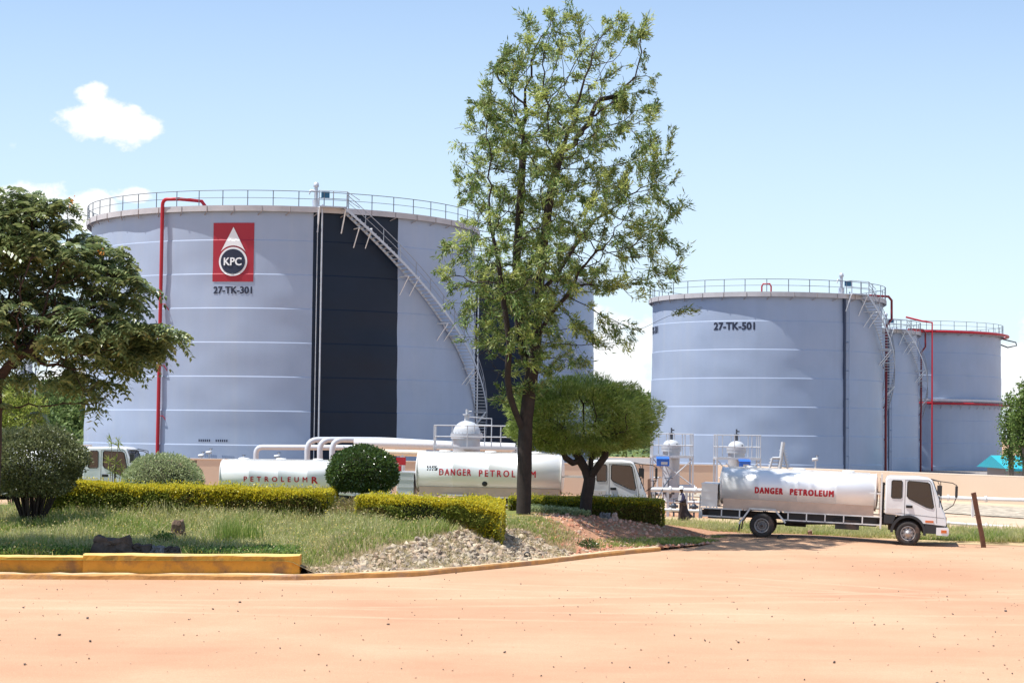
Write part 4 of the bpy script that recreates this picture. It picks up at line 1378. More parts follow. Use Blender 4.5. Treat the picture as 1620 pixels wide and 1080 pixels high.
M_hedge = None
def hedge_mat():
    m = leaf_mat('hedge_leaf', [(.16, .22, .03), (.25, .32, .05), (.34, .36, .06), (.10, .14, .03), (.42, .40, .09)], .38, .45, .45)
    t = NT(m.node_tree)
    return m
M_hedge = hedge_mat()
M_htop = leaf_mat('hedge_new_growth', [(.62, .54, .03), (.72, .58, .03), (.50, .50, .04), (.78, .66, .08)], .38, .45, .4)
M_hred = leaf_mat('hedge_bronze', [(.20, .12, .05), (.28, .20, .06), (.14, .13, .04)], .3, .5, .4)
def hedge(label, path, hgt, width, n, seed, yellow=1.0, gaps=0.0, group='clipped garden hedges'):
    """path: list of world (x,y); hgt: list of heights above ground at the path points"""
    r = rs(seed)
    path = np.array(path, float)
    seg = np.r_[0, np.cumsum(np.linalg.norm(np.diff(path, axis=0), axis=1))]
    L = seg[-1]
    mx, my = path.mean(0)
    gzc = float(gz(mx, my))
    root = empty('hedge', (mx, my, gzc), 0, label, 'hedge', group)
    nn = vnoise(seed + 5)
    def frame(s):
        x = np.interp(s, seg, path[:, 0]); y = np.interp(s, seg, path[:, 1])
        x2 = np.interp(np.minimum(s + .1, L), seg, path[:, 0]); y2 = np.interp(np.minimum(s + .1, L), seg, path[:, 1])
        x1 = np.interp(np.maximum(s - .1, 0), seg, path[:, 0]); y1 = np.interp(np.maximum(s - .1, 0), seg, path[:, 1])
        t = unit(np.stack([x2 - x1, y2 - y1], -1))
        h = np.interp(s, seg, hgt)
        return x, y, t, h
    # sample on surface of a rounded box cross-section
    s = r.uniform(-.0, L, n)
    face = r.uniform(size=n)
    u = r.uniform(-1, 1, n); v = r.uniform(0, 1, n)
    x, y, t, h = frame(s)
    nx, ny = t[:, 1], -t[:, 0]             # towards the camera for a path running right
    h = h * (1 + .035 * nn(s * 1.3, 1) + .02 * nn(s * 4, 2))
    w = width / 2 * (1 + .10 * nn(s * .9, v * 2 + 7) + .05 * nn(s * 3.1, v * 5))
    front = face < .52; back = (face >= .52) & (face < .62); top = face >= .62
    off = np.where(front, w, np.where(back, -w, u * w))
    zz = np.where(top, h, v * h)
    ins = np.abs(r.normal(0, .06, n)); stray = r.uniform(size=n) < .02; ins = np.where(stray, -r.uniform(.03, .15, n), ins)
    rnd = np.where(top, .10 * np.abs(u) ** 4, 0) + np.where(~top, 0, 0)
    off = off - np.sign(off) * (ins * (~top) + np.where(~top, .12 * v ** 6, 0) + np.where(~top, .10 * (1 - v) ** 2, 0))
    zz = zz - ins * top - rnd
    # ends
    e = r.uniform(size=n) < .10 * 3.0 / max(3, L)
    s_end = np.where(r.uniform(size=n) < .5, 0, L)
    X = x + nx * off - mx; Y = y + ny * off - my
    xe, ye, te, he = frame(s_end)
    X = np.where(e, xe + te[:, 1] * u * width / 2 + np.where(s_end == 0, -1, 1) * te[:, 0] * .05 - mx, X)
    Y = np.where(e, ye - te[:, 0] * u * width / 2 + np.where(s_end == 0, -1, 1) * te[:, 1] * .05 - my, Y)
    zz = np.where(e, v * he, zz)
    G = gz(X + mx, Y + my) - gzc
    Pp = np.stack([X, Y, G + np.maximum(.03, zz)], -1)
    hole = nn(s * .85 + 30, v * 2.2) > (.62 - gaps)
    keep = ~(hole & front & (v < .75) & (r.uniform(size=n) < .8))
    D = np.stack([nx * np.sign(off) * (~top), ny * np.sign(off) * (~top), 1.0 * top], -1) + r.normal(0, .6, (n, 3)) + [0, 0, .35]
    LQ = leafquads(Pp, D, r.uniform(.055, .10, n), r.uniform(.035, .055, n), r)
    zt = zz / h
    pt = np.clip((zt - .66 + .12 * nn(s * 2.2, 5)) / .14, 0, 1) * yellow
    pt = np.where(top, .93 * yellow, pt * .9)
    pt = np.maximum(pt, .45 * yellow * (nn(s * .9 + 3, v * 1.8) > .15))
    mi = np.where(r.uniform(size=n) < pt, 1, np.where((nn(s * .6 + 9, v) > .1) & (r.uniform(size=n) < .5), 2, 0))
    np_mesh('foliage', LQ[keep], [M_hedge, M_htop, M_hred], root, mi=mi[keep])
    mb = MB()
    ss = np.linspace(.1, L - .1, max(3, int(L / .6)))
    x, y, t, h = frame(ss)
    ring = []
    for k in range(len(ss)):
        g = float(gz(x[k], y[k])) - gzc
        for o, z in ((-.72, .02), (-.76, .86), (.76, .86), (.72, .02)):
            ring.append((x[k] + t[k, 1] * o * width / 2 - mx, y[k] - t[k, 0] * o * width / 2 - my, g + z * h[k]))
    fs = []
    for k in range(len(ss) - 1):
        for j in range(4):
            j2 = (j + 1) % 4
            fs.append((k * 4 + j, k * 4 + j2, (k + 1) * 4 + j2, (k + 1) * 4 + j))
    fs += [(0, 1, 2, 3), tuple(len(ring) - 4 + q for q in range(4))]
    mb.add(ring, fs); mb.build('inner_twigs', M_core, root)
    return root
def wx(px, d): return at(px, 760, d).x
def hh(px, py, d):
    p = at(px, py, d); return p.z - float(gz(p.x, d))
d1 = 64.2
hedge('long clipped hedge with bright yellow top running from the left bush', [(wx(75, d1), d1), (wx(250, d1), d1), (wx(400, d1 - .2), d1 - .2), (wx(525, d1 - .6), d1 - .6)],
      [hh(90, 761, d1), hh(250, 766, d1), hh(400, 771, d1), hh(525, 775, d1 - .6)], 1.3, 62000, 71)
d2 = 60.9
hedge('shorter hedge with yellow top and ragged front, left of the tall tree', [(wx(577, d2 + .7), d2 + .7), (wx(650, d2 + .2), d2 + .2), (wx(720, d2), d2), (wx(795, d2 - .1), d2 - .1)],
      [hh(580, 784, d2 + .7), hh(650, 785, d2 + .2), hh(720, 790, d2), hh(790, 792, d2)], 1.35, 34000, 72, gaps=.12)
d3 = 74.0
hedge('dark green hedge beneath the dome shaped tree', [(wx(808, d3), d3), (wx(900, d3), d3), (wx(1048, d3 - .1), d3 - .1)],
      [hh(810, 786, d3), hh(900, 787, d3), hh(1045, 790, d3)], 1.1, 34000, 73, yellow=.55)
# leafy ground cover right of the tall trunk
r = rs(77); N = 3500
x = r.uniform(.7, 3.0, N); y = r.uniform(71.5, 73.3, N)
Pp = np.stack([x, y, gz(x, y) + r.uniform(0, .22, N)], -1)
tag(np_mesh('ground_cover', leafquads(Pp, r.normal(size=(N, 3)) + [0, 0, .5], .11, .06, r), M_pale), 'pale leafy ground cover behind the tall trunk', kind='stuff')

# ---- background vegetation
r = rs(81)
M_far = leaf_mat('far_foliage', [(.10, .16, .04), (.15, .21, .055), (.07, .12, .035), (.20, .25, .08)], .25, .6, .2)
hill = []
for i, x in enumerate(np.linspace(-150, 40, 60)):
    hill.append([(x, 330 + 60 * f, -.3 + 9.5 * math.sin(PI * min(1, f)) * (.8 + .2 * float(bumpn(i * .2, f)))) for f in np.linspace(0, 1, 10)])
tag(grid_mesh('hills', np.array(hill), mat('hill_soil', (.10, .14, .05), .95, vary=.3, vscale=.05)), 'low wooded rise far behind the tanks', kind='structure')
Vs = []
for k in range(620):
    x = r.uniform(-130, -60) if k < 520 else r.uniform(-60, 30)
    y = r.uniform(322, 385); f = (y - 330) / 60
    zc = -.3 + 9.5 * math.sin(PI * min(1, max(0, f)))
    s = r.uniform(1.6, 3.6)
    m_ = 110
    d = unit(r.normal(size=(m_, 3)))
    Pp = np.array([x, y, zc + s * .5]) + d * [s, s, s * .8] * r.uniform(.7, 1.05, (m_, 1))
    Vs.append(leafquads(Pp, d + r.normal(0, .6, (m_, 3)), r.uniform(.5, 1.1, m_), r.uniform(.4, .7, m_), r))
tag(np_mesh('distant_woods', np.concatenate(Vs), M_far), 'far wooded hillside left of the large tank', kind='stuff')
def simple_tree(label, px, py_base, py_top, hwpx, d, seed, m, group=None, nleaf=5200, lean=0.0, leaf=.3):
    r = rs(seed)
    b = at(px, py_base, d); b.z = 0
    root = empty('background_tree', b, 0, label, 'tree', group)
    H = at(px, py_top, d).z; hw = hwpx / F * d
    att = []
    while len(att) < 420:
        q = r.uniform(-1, 1, 3)
        if (q ** 2).sum() > 1 or r.uniform() < .25 * abs(math.sin(q[0] * 5 + q[2] * 4)): continue
        att.append((q[0] * hw + lean, q[1] * hw, H * .60 + q[2] * H * .40))
    roots = [((0, 0, -.2), -1)] + [((lean * k / 6 * .5, 0, H * .07 * k), k - 1) for k in range(1, 5)]
    P, par = colonize(roots, att, .35, 8, .42, 60, (0, 0, .15), seed)
    to, rr, kids = tree_mesh('trunk', P, par, .02, 2.2, M_bark_grey, root, rmax=.22)
    sel = np.where(rr < .06)[0]
    m_ = max(4, nleaf // max(1, len(sel)))
    Pp = np.repeat(P[sel], m_, 0) + r.normal(0, .26, (len(sel) * m_, 3))
    np_mesh('crown', leafquads(Pp, r.normal(size=Pp.shape) + [0, 0, -.2], r.uniform(.6, 1.2, len(Pp)) * leaf, leaf * .6, r), m, root)
    return root
M_mid = leaf_mat('mid_foliage', [(.10, .17, .03), (.16, .24, .05), (.07, .12, .03), (.24, .32, .08)], .35, .5, .3)
simple_tree('slim open tree beside the far right tank', 1600, 745, 622, 13, 150, 91, M_mid, lean=-.1, nleaf=2000, leaf=.24)
simple_tree('leafy green tree cut by the right edge of the view', 1622, 745, 603, 19, 146, 92, M_mid, nleaf=5000, leaf=.26)
# ================================================================== ROAD TANKERS
M_cab = mat('cab_paint', (.74, .75, .76), .28, spec=.5, coat=.4, vary=.03, vscale=2, stain=(.60, .50, .42), stain_amt=.12, stain_scale=1.5)
def polished_material():
    m = bpy.data.materials.new('polished_aluminium')
    m.use_nodes = True
    t = NT(m.node_tree); b = t.n['Principled BSDF']
    tc = t.new('ShaderNodeTexCoord').outputs['Object']
    b.inputs['Metallic'].default_value = .38
    n = t.noise(tc, 1.4, 5, .6)
    t.put(b.inputs['Base Color'], t.ramp(n, [(.3, (.84, .84, .84)), (.7, (.88, .88, .88))]))
    t.put(b.inputs['Roughness'], 0.5)
    bn = t.new('ShaderNodeBump'); bn.inputs['Strength'].default_value = .05; bn.inputs['Distance'].default_value = .01
    t.put(bn.inputs['Height'], t.noise(tc, 1.1, 2, .5)); t.put(b.inputs['Normal'], bn.outputs[0])
    return m
M_alu = polished_material()
M_aluw = mat('white_tank_paint', (.80, .80, .80), .35, coat=.3, vary=.03, stain=(.7, .64, .6), stain_amt=.15)
M_skirt = mat('ground_reflection_tan', (.64, .47, .36), .6, vary=.12, vscale=1.5, metal=.1)  # tan has the orange ground reflection painted into the panel colour
M_tyre = mat('tyre_rubber', (.032, .028, .026), .85, vary=.3, vscale=6, stain=(.30, .17, .11), stain_amt=.45, stain_scale=2.5)
M_wheel = mat('wheel_steel', (.40, .38, .37), .45, metal=.5, vary=.15, stain=(.30, .17, .11), stain_amt=.5, stain_scale=5)
M_chassis = mat('chassis_black', (.028, .026, .026), .7, vary=.3, stain=(.20, .12, .08), stain_amt=.4, stain_scale=2)
M_frame = mat('frame_white', (.72, .71, .69), .5, vary=.06, stain=(.45, .33, .26), stain_amt=.4, stain_scale=4)
M_black = mat('black_plastic', (.025, .025, .027), .55)
M_rubber = mat('window_seal', (.02, .02, .02), .6)
M_orange = mat('indicator_orange', (.60, .14, .03), .3)
M_lamp = mat('lamp_glass', (.45, .46, .44), .12, metal=.6)
M_letter = mat('lettering_red', (.52, .012, .03), .5)
M_seat = mat('seat_cloth', (.34, .17, .15), .9)
M_label = mat('label_white', (.74, .74, .72), .5)
def glass_mat():
    m = bpy.data.materials.new('tinted_glass')
    m.use_nodes = True
    t = NT(m.node_tree); t.n.clear()
    out = t.new('ShaderNodeOutputMaterial')
    g = t.new('ShaderNodeBsdfGlossy'); g.inputs['Roughness'].default_value = .03; g.inputs['Color'].default_value = (.9, .95, 1, 1)
    tr = t.new('ShaderNodeBsdfTransparent'); tr.inputs[0].default_value = (.17, .20, .27, 1)
    fr = t.new('ShaderNodeFresnel'); fr.inputs[0].default_value = 1.5
    mx = t.new('ShaderNodeMixShader')
    t.put(mx.inputs[0], t.math('ADD', fr.outputs[0], .05)); t.l.new(tr.outputs[0], mx.inputs[1]); t.l.new(g.outputs[0], mx.inputs[2])
    t.l.new(mx.outputs[0], out.inputs[0])
    return m
M_glass = glass_mat()

def eval_mesh(ob, name):
    bpy.context.view_layer.update()
    dg = bpy.context.evaluated_depsgraph_get()
    me = bpy.data.meshes.new_from_object(ob.evaluated_get(dg))
    me.name = name
    return me

CW = 1.10                       # half width of the cab
cab_prof = [(0, 1.14), (0, 2.46), (.05, 2.54), (.14, 2.575), (1.2, 2.60), (1.58, 2.565), (1.72, 2.49), (2.13, 1.42), (2.22, 1.28), (2.275, 1.05), (2.27, .81), (1.34, .87), (1.12, 1.06)]
def inset_poly(poly, d):
    cx = sum(p[0] for p in poly) / len(poly); cz = sum(p[1] for p in poly) / len(poly)
    out = []
    n = len(poly)
    for i in range(n):
        a = Vector(poly[i - 1]); b = Vector(poly[i]); c = Vector(poly[(i + 1) % n])
        n1 = Vector(((b - a).y, -(b - a).x)).normalized(); n2 = Vector(((c - b).y, -(c - b).x)).normalized()
        m = (n1 + n2)
        m = m / max(.3, m.length_squared) * 2
        q1 = b + m * d; q2 = b - m * d
        ctr = Vector((cx, cz))
        out.append(tuple(q1 if (q1 - ctr).length < (q2 - ctr).length else q2))
    return out
door_win = [(.81, 1.86), (.81, 2.38), (.86, 2.43), (1.55, 2.40), (1.63, 2.35), (1.80, 1.50), (1.76, 1.43), (1.55, 1.47), (.88, 1.77)]
side_win = [(.23, 1.80), (.23, 2.38), (.27, 2.43), (.58, 2.43), (.62, 2.38), (.62, 1.80), (.58, 1.76), (.27, 1.76)]
def tmp(mb, name):
    return mb.build(name, M_cab)
def make_cab_mesh():
    body = tmp(MB().prism(cab_prof, -CW, CW), 'cab_tmp')
    bm = bmesh.new(); bm.from_mesh(body.data)
    es = [e for e in bm.edges if len(e.link_faces) == 2 and e.calc_face_angle(0) > .9 and max(v.co.z for v in e.verts) > 1.1]
    bmesh.ops.bevel(bm, geom=es, offset=.07, segments=4, affect='EDGES', profile=.5)
    bm.to_mesh(body.data); bm.free()
    cut = []
    inner = inset_poly([(0.0, 1.2), (0, 2.46), (.14, 2.56), (1.55, 2.56), (1.70, 2.48), (2.10, 1.45), (2.18, 1.2)], .055)
    c0 = MB(); c0.prism(inner, -CW + .055, CW - .055); cut.append(tmp(c0, 'c0'))
    c1 = MB(); c1.prism(door_win, -CW - .2, CW + .2); cut.append(tmp(c1, 'c1'))
    c2 = MB(); c2.prism(side_win, -CW - .2, CW + .2); cut.append(tmp(c2, 'c2'))
    # windscreen opening
    d = Vector((.41, 0, -1.07)).normalized(); n = Vector((d.z, 0, -d.x)) * -1
    mid = Vector((1.905, 0, 1.99))
    c3 = MB(); c3.box(mid, (.4, 1.94, .86), 0, Matrix((tuple(n), (0, 1, 0), tuple(-d))).transposed()); cut.append(tmp(c3, 'c3'))
    # wheel arch
    c4 = MB(); c4.lathe([(.001, -CW - .2), (.64, -CW - .2), (.64, CW + .2), (.001, CW + .2)], 32, (.89, 0, .50), axis='Y', sm=False)
    bm = bmesh.new()
    o4 = tmp(c4, 'c4'); cut.append(o4)
    for c in cut:
        md = body.modifiers.new('b', 'BOOLEAN'); md.operation = 'DIFFERENCE'; md.object = c; md.solver = 'EXACT'
    me = eval_mesh(body, 'cab')
    for c in cut + [body]: bpy.data.objects.remove(c)
    return me
ME_cab = make_cab_mesh()
ME_cab.set_sharp_from_angle(angle=rad(35))
print('cab verts', len(ME_cab.vertices))

def lathe_y(prof, n, c=(0, 0, 0)): 
    mb = MB(); mb.lathe(prof, n, c, axis='Y'); return mb
R_W = .46
def wheel_parts(dual, flip):
    """meshes with axle along y, outer face towards -y"""
    tyre = MB()
    def one(y0):
        w = .25
        p = [(.27, y0 + .02), (.30, y0), (.40, y0 - .01), (.44, y0 + .02), (R_W, y0 + .055), (R_W, y0 + w - .055), (.44, y0 + w - .02), (.40, y0 + w), (.27, y0 + w - .02)]
        tyre.lathe(p, 40, axis='Y')
        for k in range(40):
            a = 2 * PI * k / 40
            tyre.box((R_W * math.cos(a), y0 + w / 2, R_W * math.sin(a)), (.03, w - .1, .035), 0, Matrix.Rotation(-a, 3, 'Y'))
    one(-.14)
    if dual: one(.17)
    rim = MB()
    if dual:
        rim.lathe([(.285, -.10), (.275, -.135), (.255, -.13), (.24, -.05), (.20, .06), (.13, .08), (.12, .0), (.07, -.02), (.06, -.09), (.001, -.10)], 32, axis='Y')
    else:
        rim.lathe([(.285, -.10), (.275, -.135), (.255, -.13), (.24, -.07), (.20, -.03), (.15, -.09), (.11, -.13), (.09, -.13), (.08, -.19), (.001, -.20)], 32, axis='Y')
    holes = MB(); 
    for k in range(8):
        a = 2 * PI * k / 8
        y = .03 if dual else -.06
        rim.lathe([(.001, -.012), (.018, -.012), (.018, .02)], 6, (.155 * math.cos(a + .39), y - .05, .155 * math.sin(a + .39)), axis='Y')
        rim.lathe([(.001, 0), (.030, 0)], 10, (.215 * math.cos(a), (.022 if dual else -.054) - .018, .215 * math.sin(a)), axis='Y', mi=1)
    hub = MB(); hub.lathe([(.001, -.12), (.055, -.12), (.07, .25), (.001, .25)], 12, axis='Y')
    return tyre.mesh('tyre'), rim.mesh('rim'), None, hub.mesh('hub')
WS = wheel_parts(False, 0); WD = wheel_parts(True, 0)
def add_wheel(root, x, y, dual, side):
    T = WD if dual else WS
    w = link_mesh('wheel', T[3], M_chassis, root, (x, y, R_W))
    if side > 0: w.rotation_euler = (0, 0, PI)
    link_mesh('tyre', T[0], M_tyre, w); link_mesh('rim', T[1], [M_wheel, M_black], w)

def make_tanker(name_loc, rz, label, x_t0, x_t1, zc, ta, tb, mtank, letters, wb=5.47, x_rear=-2.37, tilt=0.0, style='rails', far=False, cabinet=True, group='road tankers parked in line', lwrap=None, sticker=False, window_tint=None):
    root = empty('tanker_truck', name_loc, rz, label, 'tanker truck', group)
    root.rotation_euler = (0, tilt, rz)
    xc = wb - .89                       # cab rear
    # --- cab with its parts
    cab = link_mesh('cab', ME_cab, M_cab, root, (xc, 0, 0))
    for sg in (-1, 1):
        mb = MB(); mb.prism(door_win, sg * (CW - .035), sg * (CW - .02)); mb.build('door_window', M_glass, cab)
        mb = MB(); mb.prism(side_win, sg * (CW - .035), sg * (CW - .02)); mb.build('side_window', M_glass, cab)
        # seals round the windows
        mb = MB()
        for poly in (door_win, side_win):
            mb.tube([(x, sg * (CW + .002), z) for x, z in poly], .017, 4, closed=True)
        mb.build('window_seal', M_rubber, cab)
        # door outline, handle, step trim
        mb = MB()
        mb.tube([(.73, sg * CW, 1.12), (.73, sg * CW, 2.46), (1.6, sg * CW, 2.49), (1.70, sg * CW, 2.36), (1.90, sg * CW, 1.40), (1.93, sg * CW, .90)], .008, 4)
        mb.tube([(.12, sg * CW, 1.24), (2.2, sg * CW, 1.10)], .006, 4)
        mb.build('door_gap', M_rubber, cab)
        mb = MB(); mb.box((.90, sg * (CW + .012), 1.47), (.24, .02, .10)); mb.box((.90, sg * (CW + .035), 1.49), (.20, .03, .035)); mb.build('door_handle', M_black, cab)
        mb = MB(); mb.box((1.66, sg * (CW + .01), .945), (.30, .03, .075)); mb.build('indicator', M_orange, cab)
        mb = MB(); mb.box((.36, sg * (CW + .004), 1.30), (.50, .008, .17)); mb.build('door_panel', mat('faded_decal', (.66, .60, .56), .5) if 'faded_decal' not in bpy.data.materials else bpy.data.materials['faded_decal'], cab)
        mb = MB(); mb.box((2.235, sg * .82, .95), (.12, .40, .17), 0, Matrix.Rotation(-.05, 3, 'Y')); mb.build('headlight', M_lamp, cab)
        mb = MB()
        if sg < 0:
            mb.tube([(1.72, -CW + .04, 2.50), (1.95, -CW - .12, 2.48), (2.45, -CW - .30, 2.44), (2.60, -CW - .32, 2.36), (2.62, -CW - .32, 1.95), (2.50, -CW - .30, 1.62), (2.28, -CW - .10, 1.45), (2.20, -CW + .08, 1.40)], .018, 5)
            mb.tube([(1.92, -CW - .05, 2.45), (2.0, -CW - .12, 2.3), (2.0, -CW - .12, 1.5)], .014, 5)
            arm = mb.build('mirror_arm', M_chassis, cab)
            mb = MB(); mb.box((2.60, -CW - .30, 2.12), (.09, .24, .42)); mb.build('mirror', M_black, arm)
            mb = MB(); mb.box((1.98, -CW - .16, 2.15), (.16, .20, .34)); mb.build('mirror', M_black, arm)
        else:
            mb.tube([(1.72, CW - .04, 2.50), (2.1, CW + .22, 2.42), (2.14, CW + .25, 1.6), (2.10, CW - .02, 1.45)], .018, 5)
            arm = mb.build('mirror_arm', M_chassis, cab)
            mb = MB(); mb.box((2.12, CW + .25, 2.05), (.08, .22, .40)); mb.build('mirror', M_black, arm)
        # black wheel arch and step
        mb = MB()
        pts_o = []; 
        for k in range(15):
            t = rad(-8 + 190 * k / 14)
            pts_o.append((.89 + .66 * math.cos(t), .50 + .66 * math.sin(t)))
        pin = [(.89 + .56 * math.cos(rad(-8 + 190 * k / 14)), .50 + .56 * math.sin(rad(-8 + 190 * k / 14))) for k in range(15)]
        for k in range(14):
            q = [pin[k], pts_o[k], pts_o[k + 1], pin[k + 1]]
            mb.prism(q, sg * (CW - .30), sg * (CW + .035))
        mb.prism([(-.02, .80), (-.02, 1.12), (.42, 1.12), (.30, .80)], sg * (CW - .3), sg * (CW - .01))
        mb.prism([(1.50, .50), (1.50, .84), (2.2, .79), (2.2, .50)], sg * (CW - .4), sg * (CW + .01))
        mb.build('wheel_arch', M_black, cab)
    # windscreen
    mb = MB(); p = [(1.735, 2.44), (2.115, 1.44), (2.13, 1.445), (1.75, 2.445)]
    mb.prism(p, -.97, .97); ws = mb.build('windscreen', M_glass, cab)
    mb = MB(); mb.tube([(1.755, -.97, 2.44), (2.135, -.97, 1.44), (2.135, .97, 1.44), (1.755, .97, 2.44)], .02, 4, closed=True)
    mb.tube([(2.15, -.5, 1.46), (2.0, -.1, 1.80)], .012, 4); mb.tube([(2.15, .3, 1.46), (2.0, .7, 1.80)], .012, 4)
    mb.prism([(2.10, 1.36), (2.135, 1.44), (2.24, 1.24), (2.225, 1.20)], -1.0, 1.0)
    mb.build('windscreen_trim', M_black, cab)
    # bumper
    mb = MB(); mb.prism([(1.92, .46), (1.92, .74), (2.34, .76), (2.38, .70), (2.38, .50), (2.34, .44)], -1.12, 1.12); mb.build('bumper', M_cab, cab)
    mb = MB(); mb.box((2.30, 0, .80), (.04, 1.5, .12)); mb.box((2.29, 0, 1.02), (.03, 1.1, .16)); mb.build('grille', M_black, cab)
    mb = MB(); mb.box((2.385, -.9, .60), (.03, .22, .12)); mb.cut(); mb.box((2.385, .9, .60), (.03, .22, .12)); mb.cut(); mb.box((2.2, -1.13, .60), (.2, .03, .11)); mb.build_each('bumper_lamp', M_orange, cab)
    # interior
    mb = MB(); 
    for y in (-.55, .55):
        mb.box((.75, y, 1.32), (.5, .5, .22)); mb.box((.50, y, 1.66), (.14, .5, .6), 0, Matrix.Rotation(-.12, 3, 'Y')); mb.box((.46, y, 2.05), (.10, .26, .2)); mb.cut()
    mb.build_each('seat', M_seat, cab)
    mb = MB(); mb.prism([(1.7, 1.2), (1.62, 1.52), (2.05, 1.52), (2.13, 1.2)], -1.0, 1.0)
    mb.tube([(1.45 + .10 * math.cos(a) , -.55 + .2 * math.sin(a), 1.66 + .17 * math.cos(a)) for a in np.linspace(0, 2 * PI, 16, endpoint=False)], .016, 4, closed=True)
    mb.build('dashboard', M_black, cab)
    # --- chassis
    mb = MB()
    for y in (-.42, .42): mb.box(((x_rear + xc + 1.6) / 2, y, .82), (xc + 1.6 - x_rear, .09, .22))
    for x in np.linspace(x_rear + .1, xc + 1.2, 8): mb.box((x, 0, .82), (.08, .8, .14))
    mb.tube([(0, -.9, R_W), (0, .9, R_W)], .10, 8); mb.tube([(wb, -.9, R_W), (wb, .9, R_W)], .07, 8)
    mb.lathe([(.001, -.2), (.2, -.18), (.24, 0), (.2, .18), (.001, .2)], 14, (0, 0, R_W), axis='Y')
    mb.tube([(0.2, 0, .5), (xc, 0, .75)], .05, 6)
    mb.box((xc + .9, 0, .78), (1.5, .7, .5))
    mb.box((1.2, .75, .62), (.8, .45, .4)); mb.box((3.2, -.70, .66), (.9, .4, .36))
    mb.build('chassis', M_chassis, root)
    # --- wheels
    for sg in (-1, 1):
        add_wheel(root, 0, sg * .98, True, sg)
        add_wheel(root, wb, sg * .98, False, sg)
    # --- tank body: rounded box-ellipse cross-section
    NS = 112; sup = 2.35
    def sect(a, k):
        c, s_ = math.cos(a), math.sin(a)
        return (ta * k * math.copysign(abs(c) ** (2 / sup), c), tb * k * math.copysign(abs(s_) ** (2 / sup), s_))
    xs_ = [(x_t0 - .10, .01), (x_t0 - .095, .45), (x_t0 - .07, .75), (x_t0 - .03, .93), (x_t0, 1.0)]
    L = x_t1 - x_t0
    for f in (.25, .5, .75): xs_ += [(x_t0 + L * f - .03, 1.0), (x_t0 + L * f - .015, 1.006), (x_t0 + L * f + .015, 1.006), (x_t0 + L * f + .03, 1.0)]
    xs_ += [(x_t1, 1.0), (x_t1 + .03, .93), (x_t1 + .07, .75), (x_t1 + .095, .45), (x_t1 + .10, .01)]
    V = []; Fs = []
    for (x, k) in xs_:
        for j in range(NS):
            y, z = sect(2 * PI * j / NS, k); V.append((x, y, zc + z))
    for i in range(len(xs_) - 1):
        for j in range(NS):
            j2 = (j + 1) % NS
            Fs.append((i * NS + j, i * NS + j2, (i + 1) * NS + j2, (i + 1) * NS + j))
    mb = MB(); mb.add(V, Fs, 0, True)
    tank = mb.build('tank', mtank, root)
    # end rims
    mb = MB()
    for x in (x_t0, x_t1):
        mb.tube([(x, *[q + (0 if i == 0 else zc) for i, q in enumerate(sect(2 * PI * j / 40, 1.012))]) for j in range(40)], .022, 5, closed=True)
    mb.build('tank_rim', M_frame, tank)
    # skirt panels and cradle
    zb = zc - tb
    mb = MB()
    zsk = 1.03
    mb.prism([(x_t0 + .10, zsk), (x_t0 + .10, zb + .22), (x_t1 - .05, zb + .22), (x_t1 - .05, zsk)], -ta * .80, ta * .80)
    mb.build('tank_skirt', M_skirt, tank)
    # manholes, walkway, rail on top
    mb = MB()
    for f in (.18, .5, .82):
        mb.lathe([(.001, .10), (.22, .09), (.24, .0), (.24, -.1)], 16, (x_t0 + L * f, 0, zc + tb)); mb.cut()
    mb.build_each('manhole', M_frame, tank)
    mb = MB()
    for y in (-.32, .32): mb.box(((x_t0 + x_t1) / 2, y, zc + tb + .0), (L * .92, .05, .07))
    mb.build('spill_rail', M_frame, tank)
    # --- lettering on the camera side
    for (txt, bold, sp, lw, lh, xo, zo) in letters:
        bm = text_bm(txt, .4, bold, 1, sp, lw, lh)
        def fn(u, v):
            q = min(.98, abs((zo + v)) / tb)
            y = -ta * (1 - q ** sup) ** (1 / sup) * 1.007 - .008
            return Vector((xo + u, y, zc + zo + v))
        if lwrap: lwrap(bm)
        wrap(bm, fn, 'lettering', M_letter, tank, .5, .05)
    if sticker:
        mb = MB()
        x0 = x_t0 + .45
        for k in range(2):
            for j in range(4):
                mb.box((x0 + j * .10, -ta * .985 - .012, zc + .22 - k * .13), (.055, .006, .07))
        mb.box((x0 + .36, -ta * .985 - .012, zc + .10), (.05, .006, .16)); mb.box((x0 + .30, -ta * .985 - .012, zc + .24), (.18, .006, .03))
        mb.build('sticker', M_black, tank)
        mb = MB()
        for k in range(9):
            mb.box((x_t0 + .5 + k * .62, -ta * .97, zc - .22), (.34, .008, .014))
        mb.build('hinge_strip', M_chassis, tank)
        mb = MB(); mb.lathe([(.001, -.02), (.10, -.02), (.11, .03)], 14, (x_t0 + 2.75, -ta * .93, zc - .42), axis='Y'); mb.build('drain_cap', M_black, tank)
    # --- rear cabinet
    if cabinet:
        x0 = x_t0 - .12; w = .62
        mb = MB()
        mb.box((x0 - w / 2, 0, 1.52), (w, 1.9, .85))
        for z in (1.94, 1.66, 1.36): mb.box((x0 - w / 2, 0, z), (w + .03, 1.93, .05))
        mb.box((x0 - w / 2, 0, 1.09), (w + .05, 1.95, .03))
        mb.build('rear_cabinet', mat('cabinet_metal', (.60, .60, .61), .35, metal=.5) if 'cabinet_metal' not in bpy.data.materials else bpy.data.materials['cabinet_metal'], root)
        mb = MB(); mb.tube([(x0 - w - .04, -.9, .8), (x0 - w - .04, -.9, 1.5)], .03, 5); mb.box((x0 - w - .02, -.72, .72), (.12, .34, .22)); mb.box((x0 - w - .02, .72, .72), (.12, .34, .22)); mb.build('tail_lamp', M_frame, root)
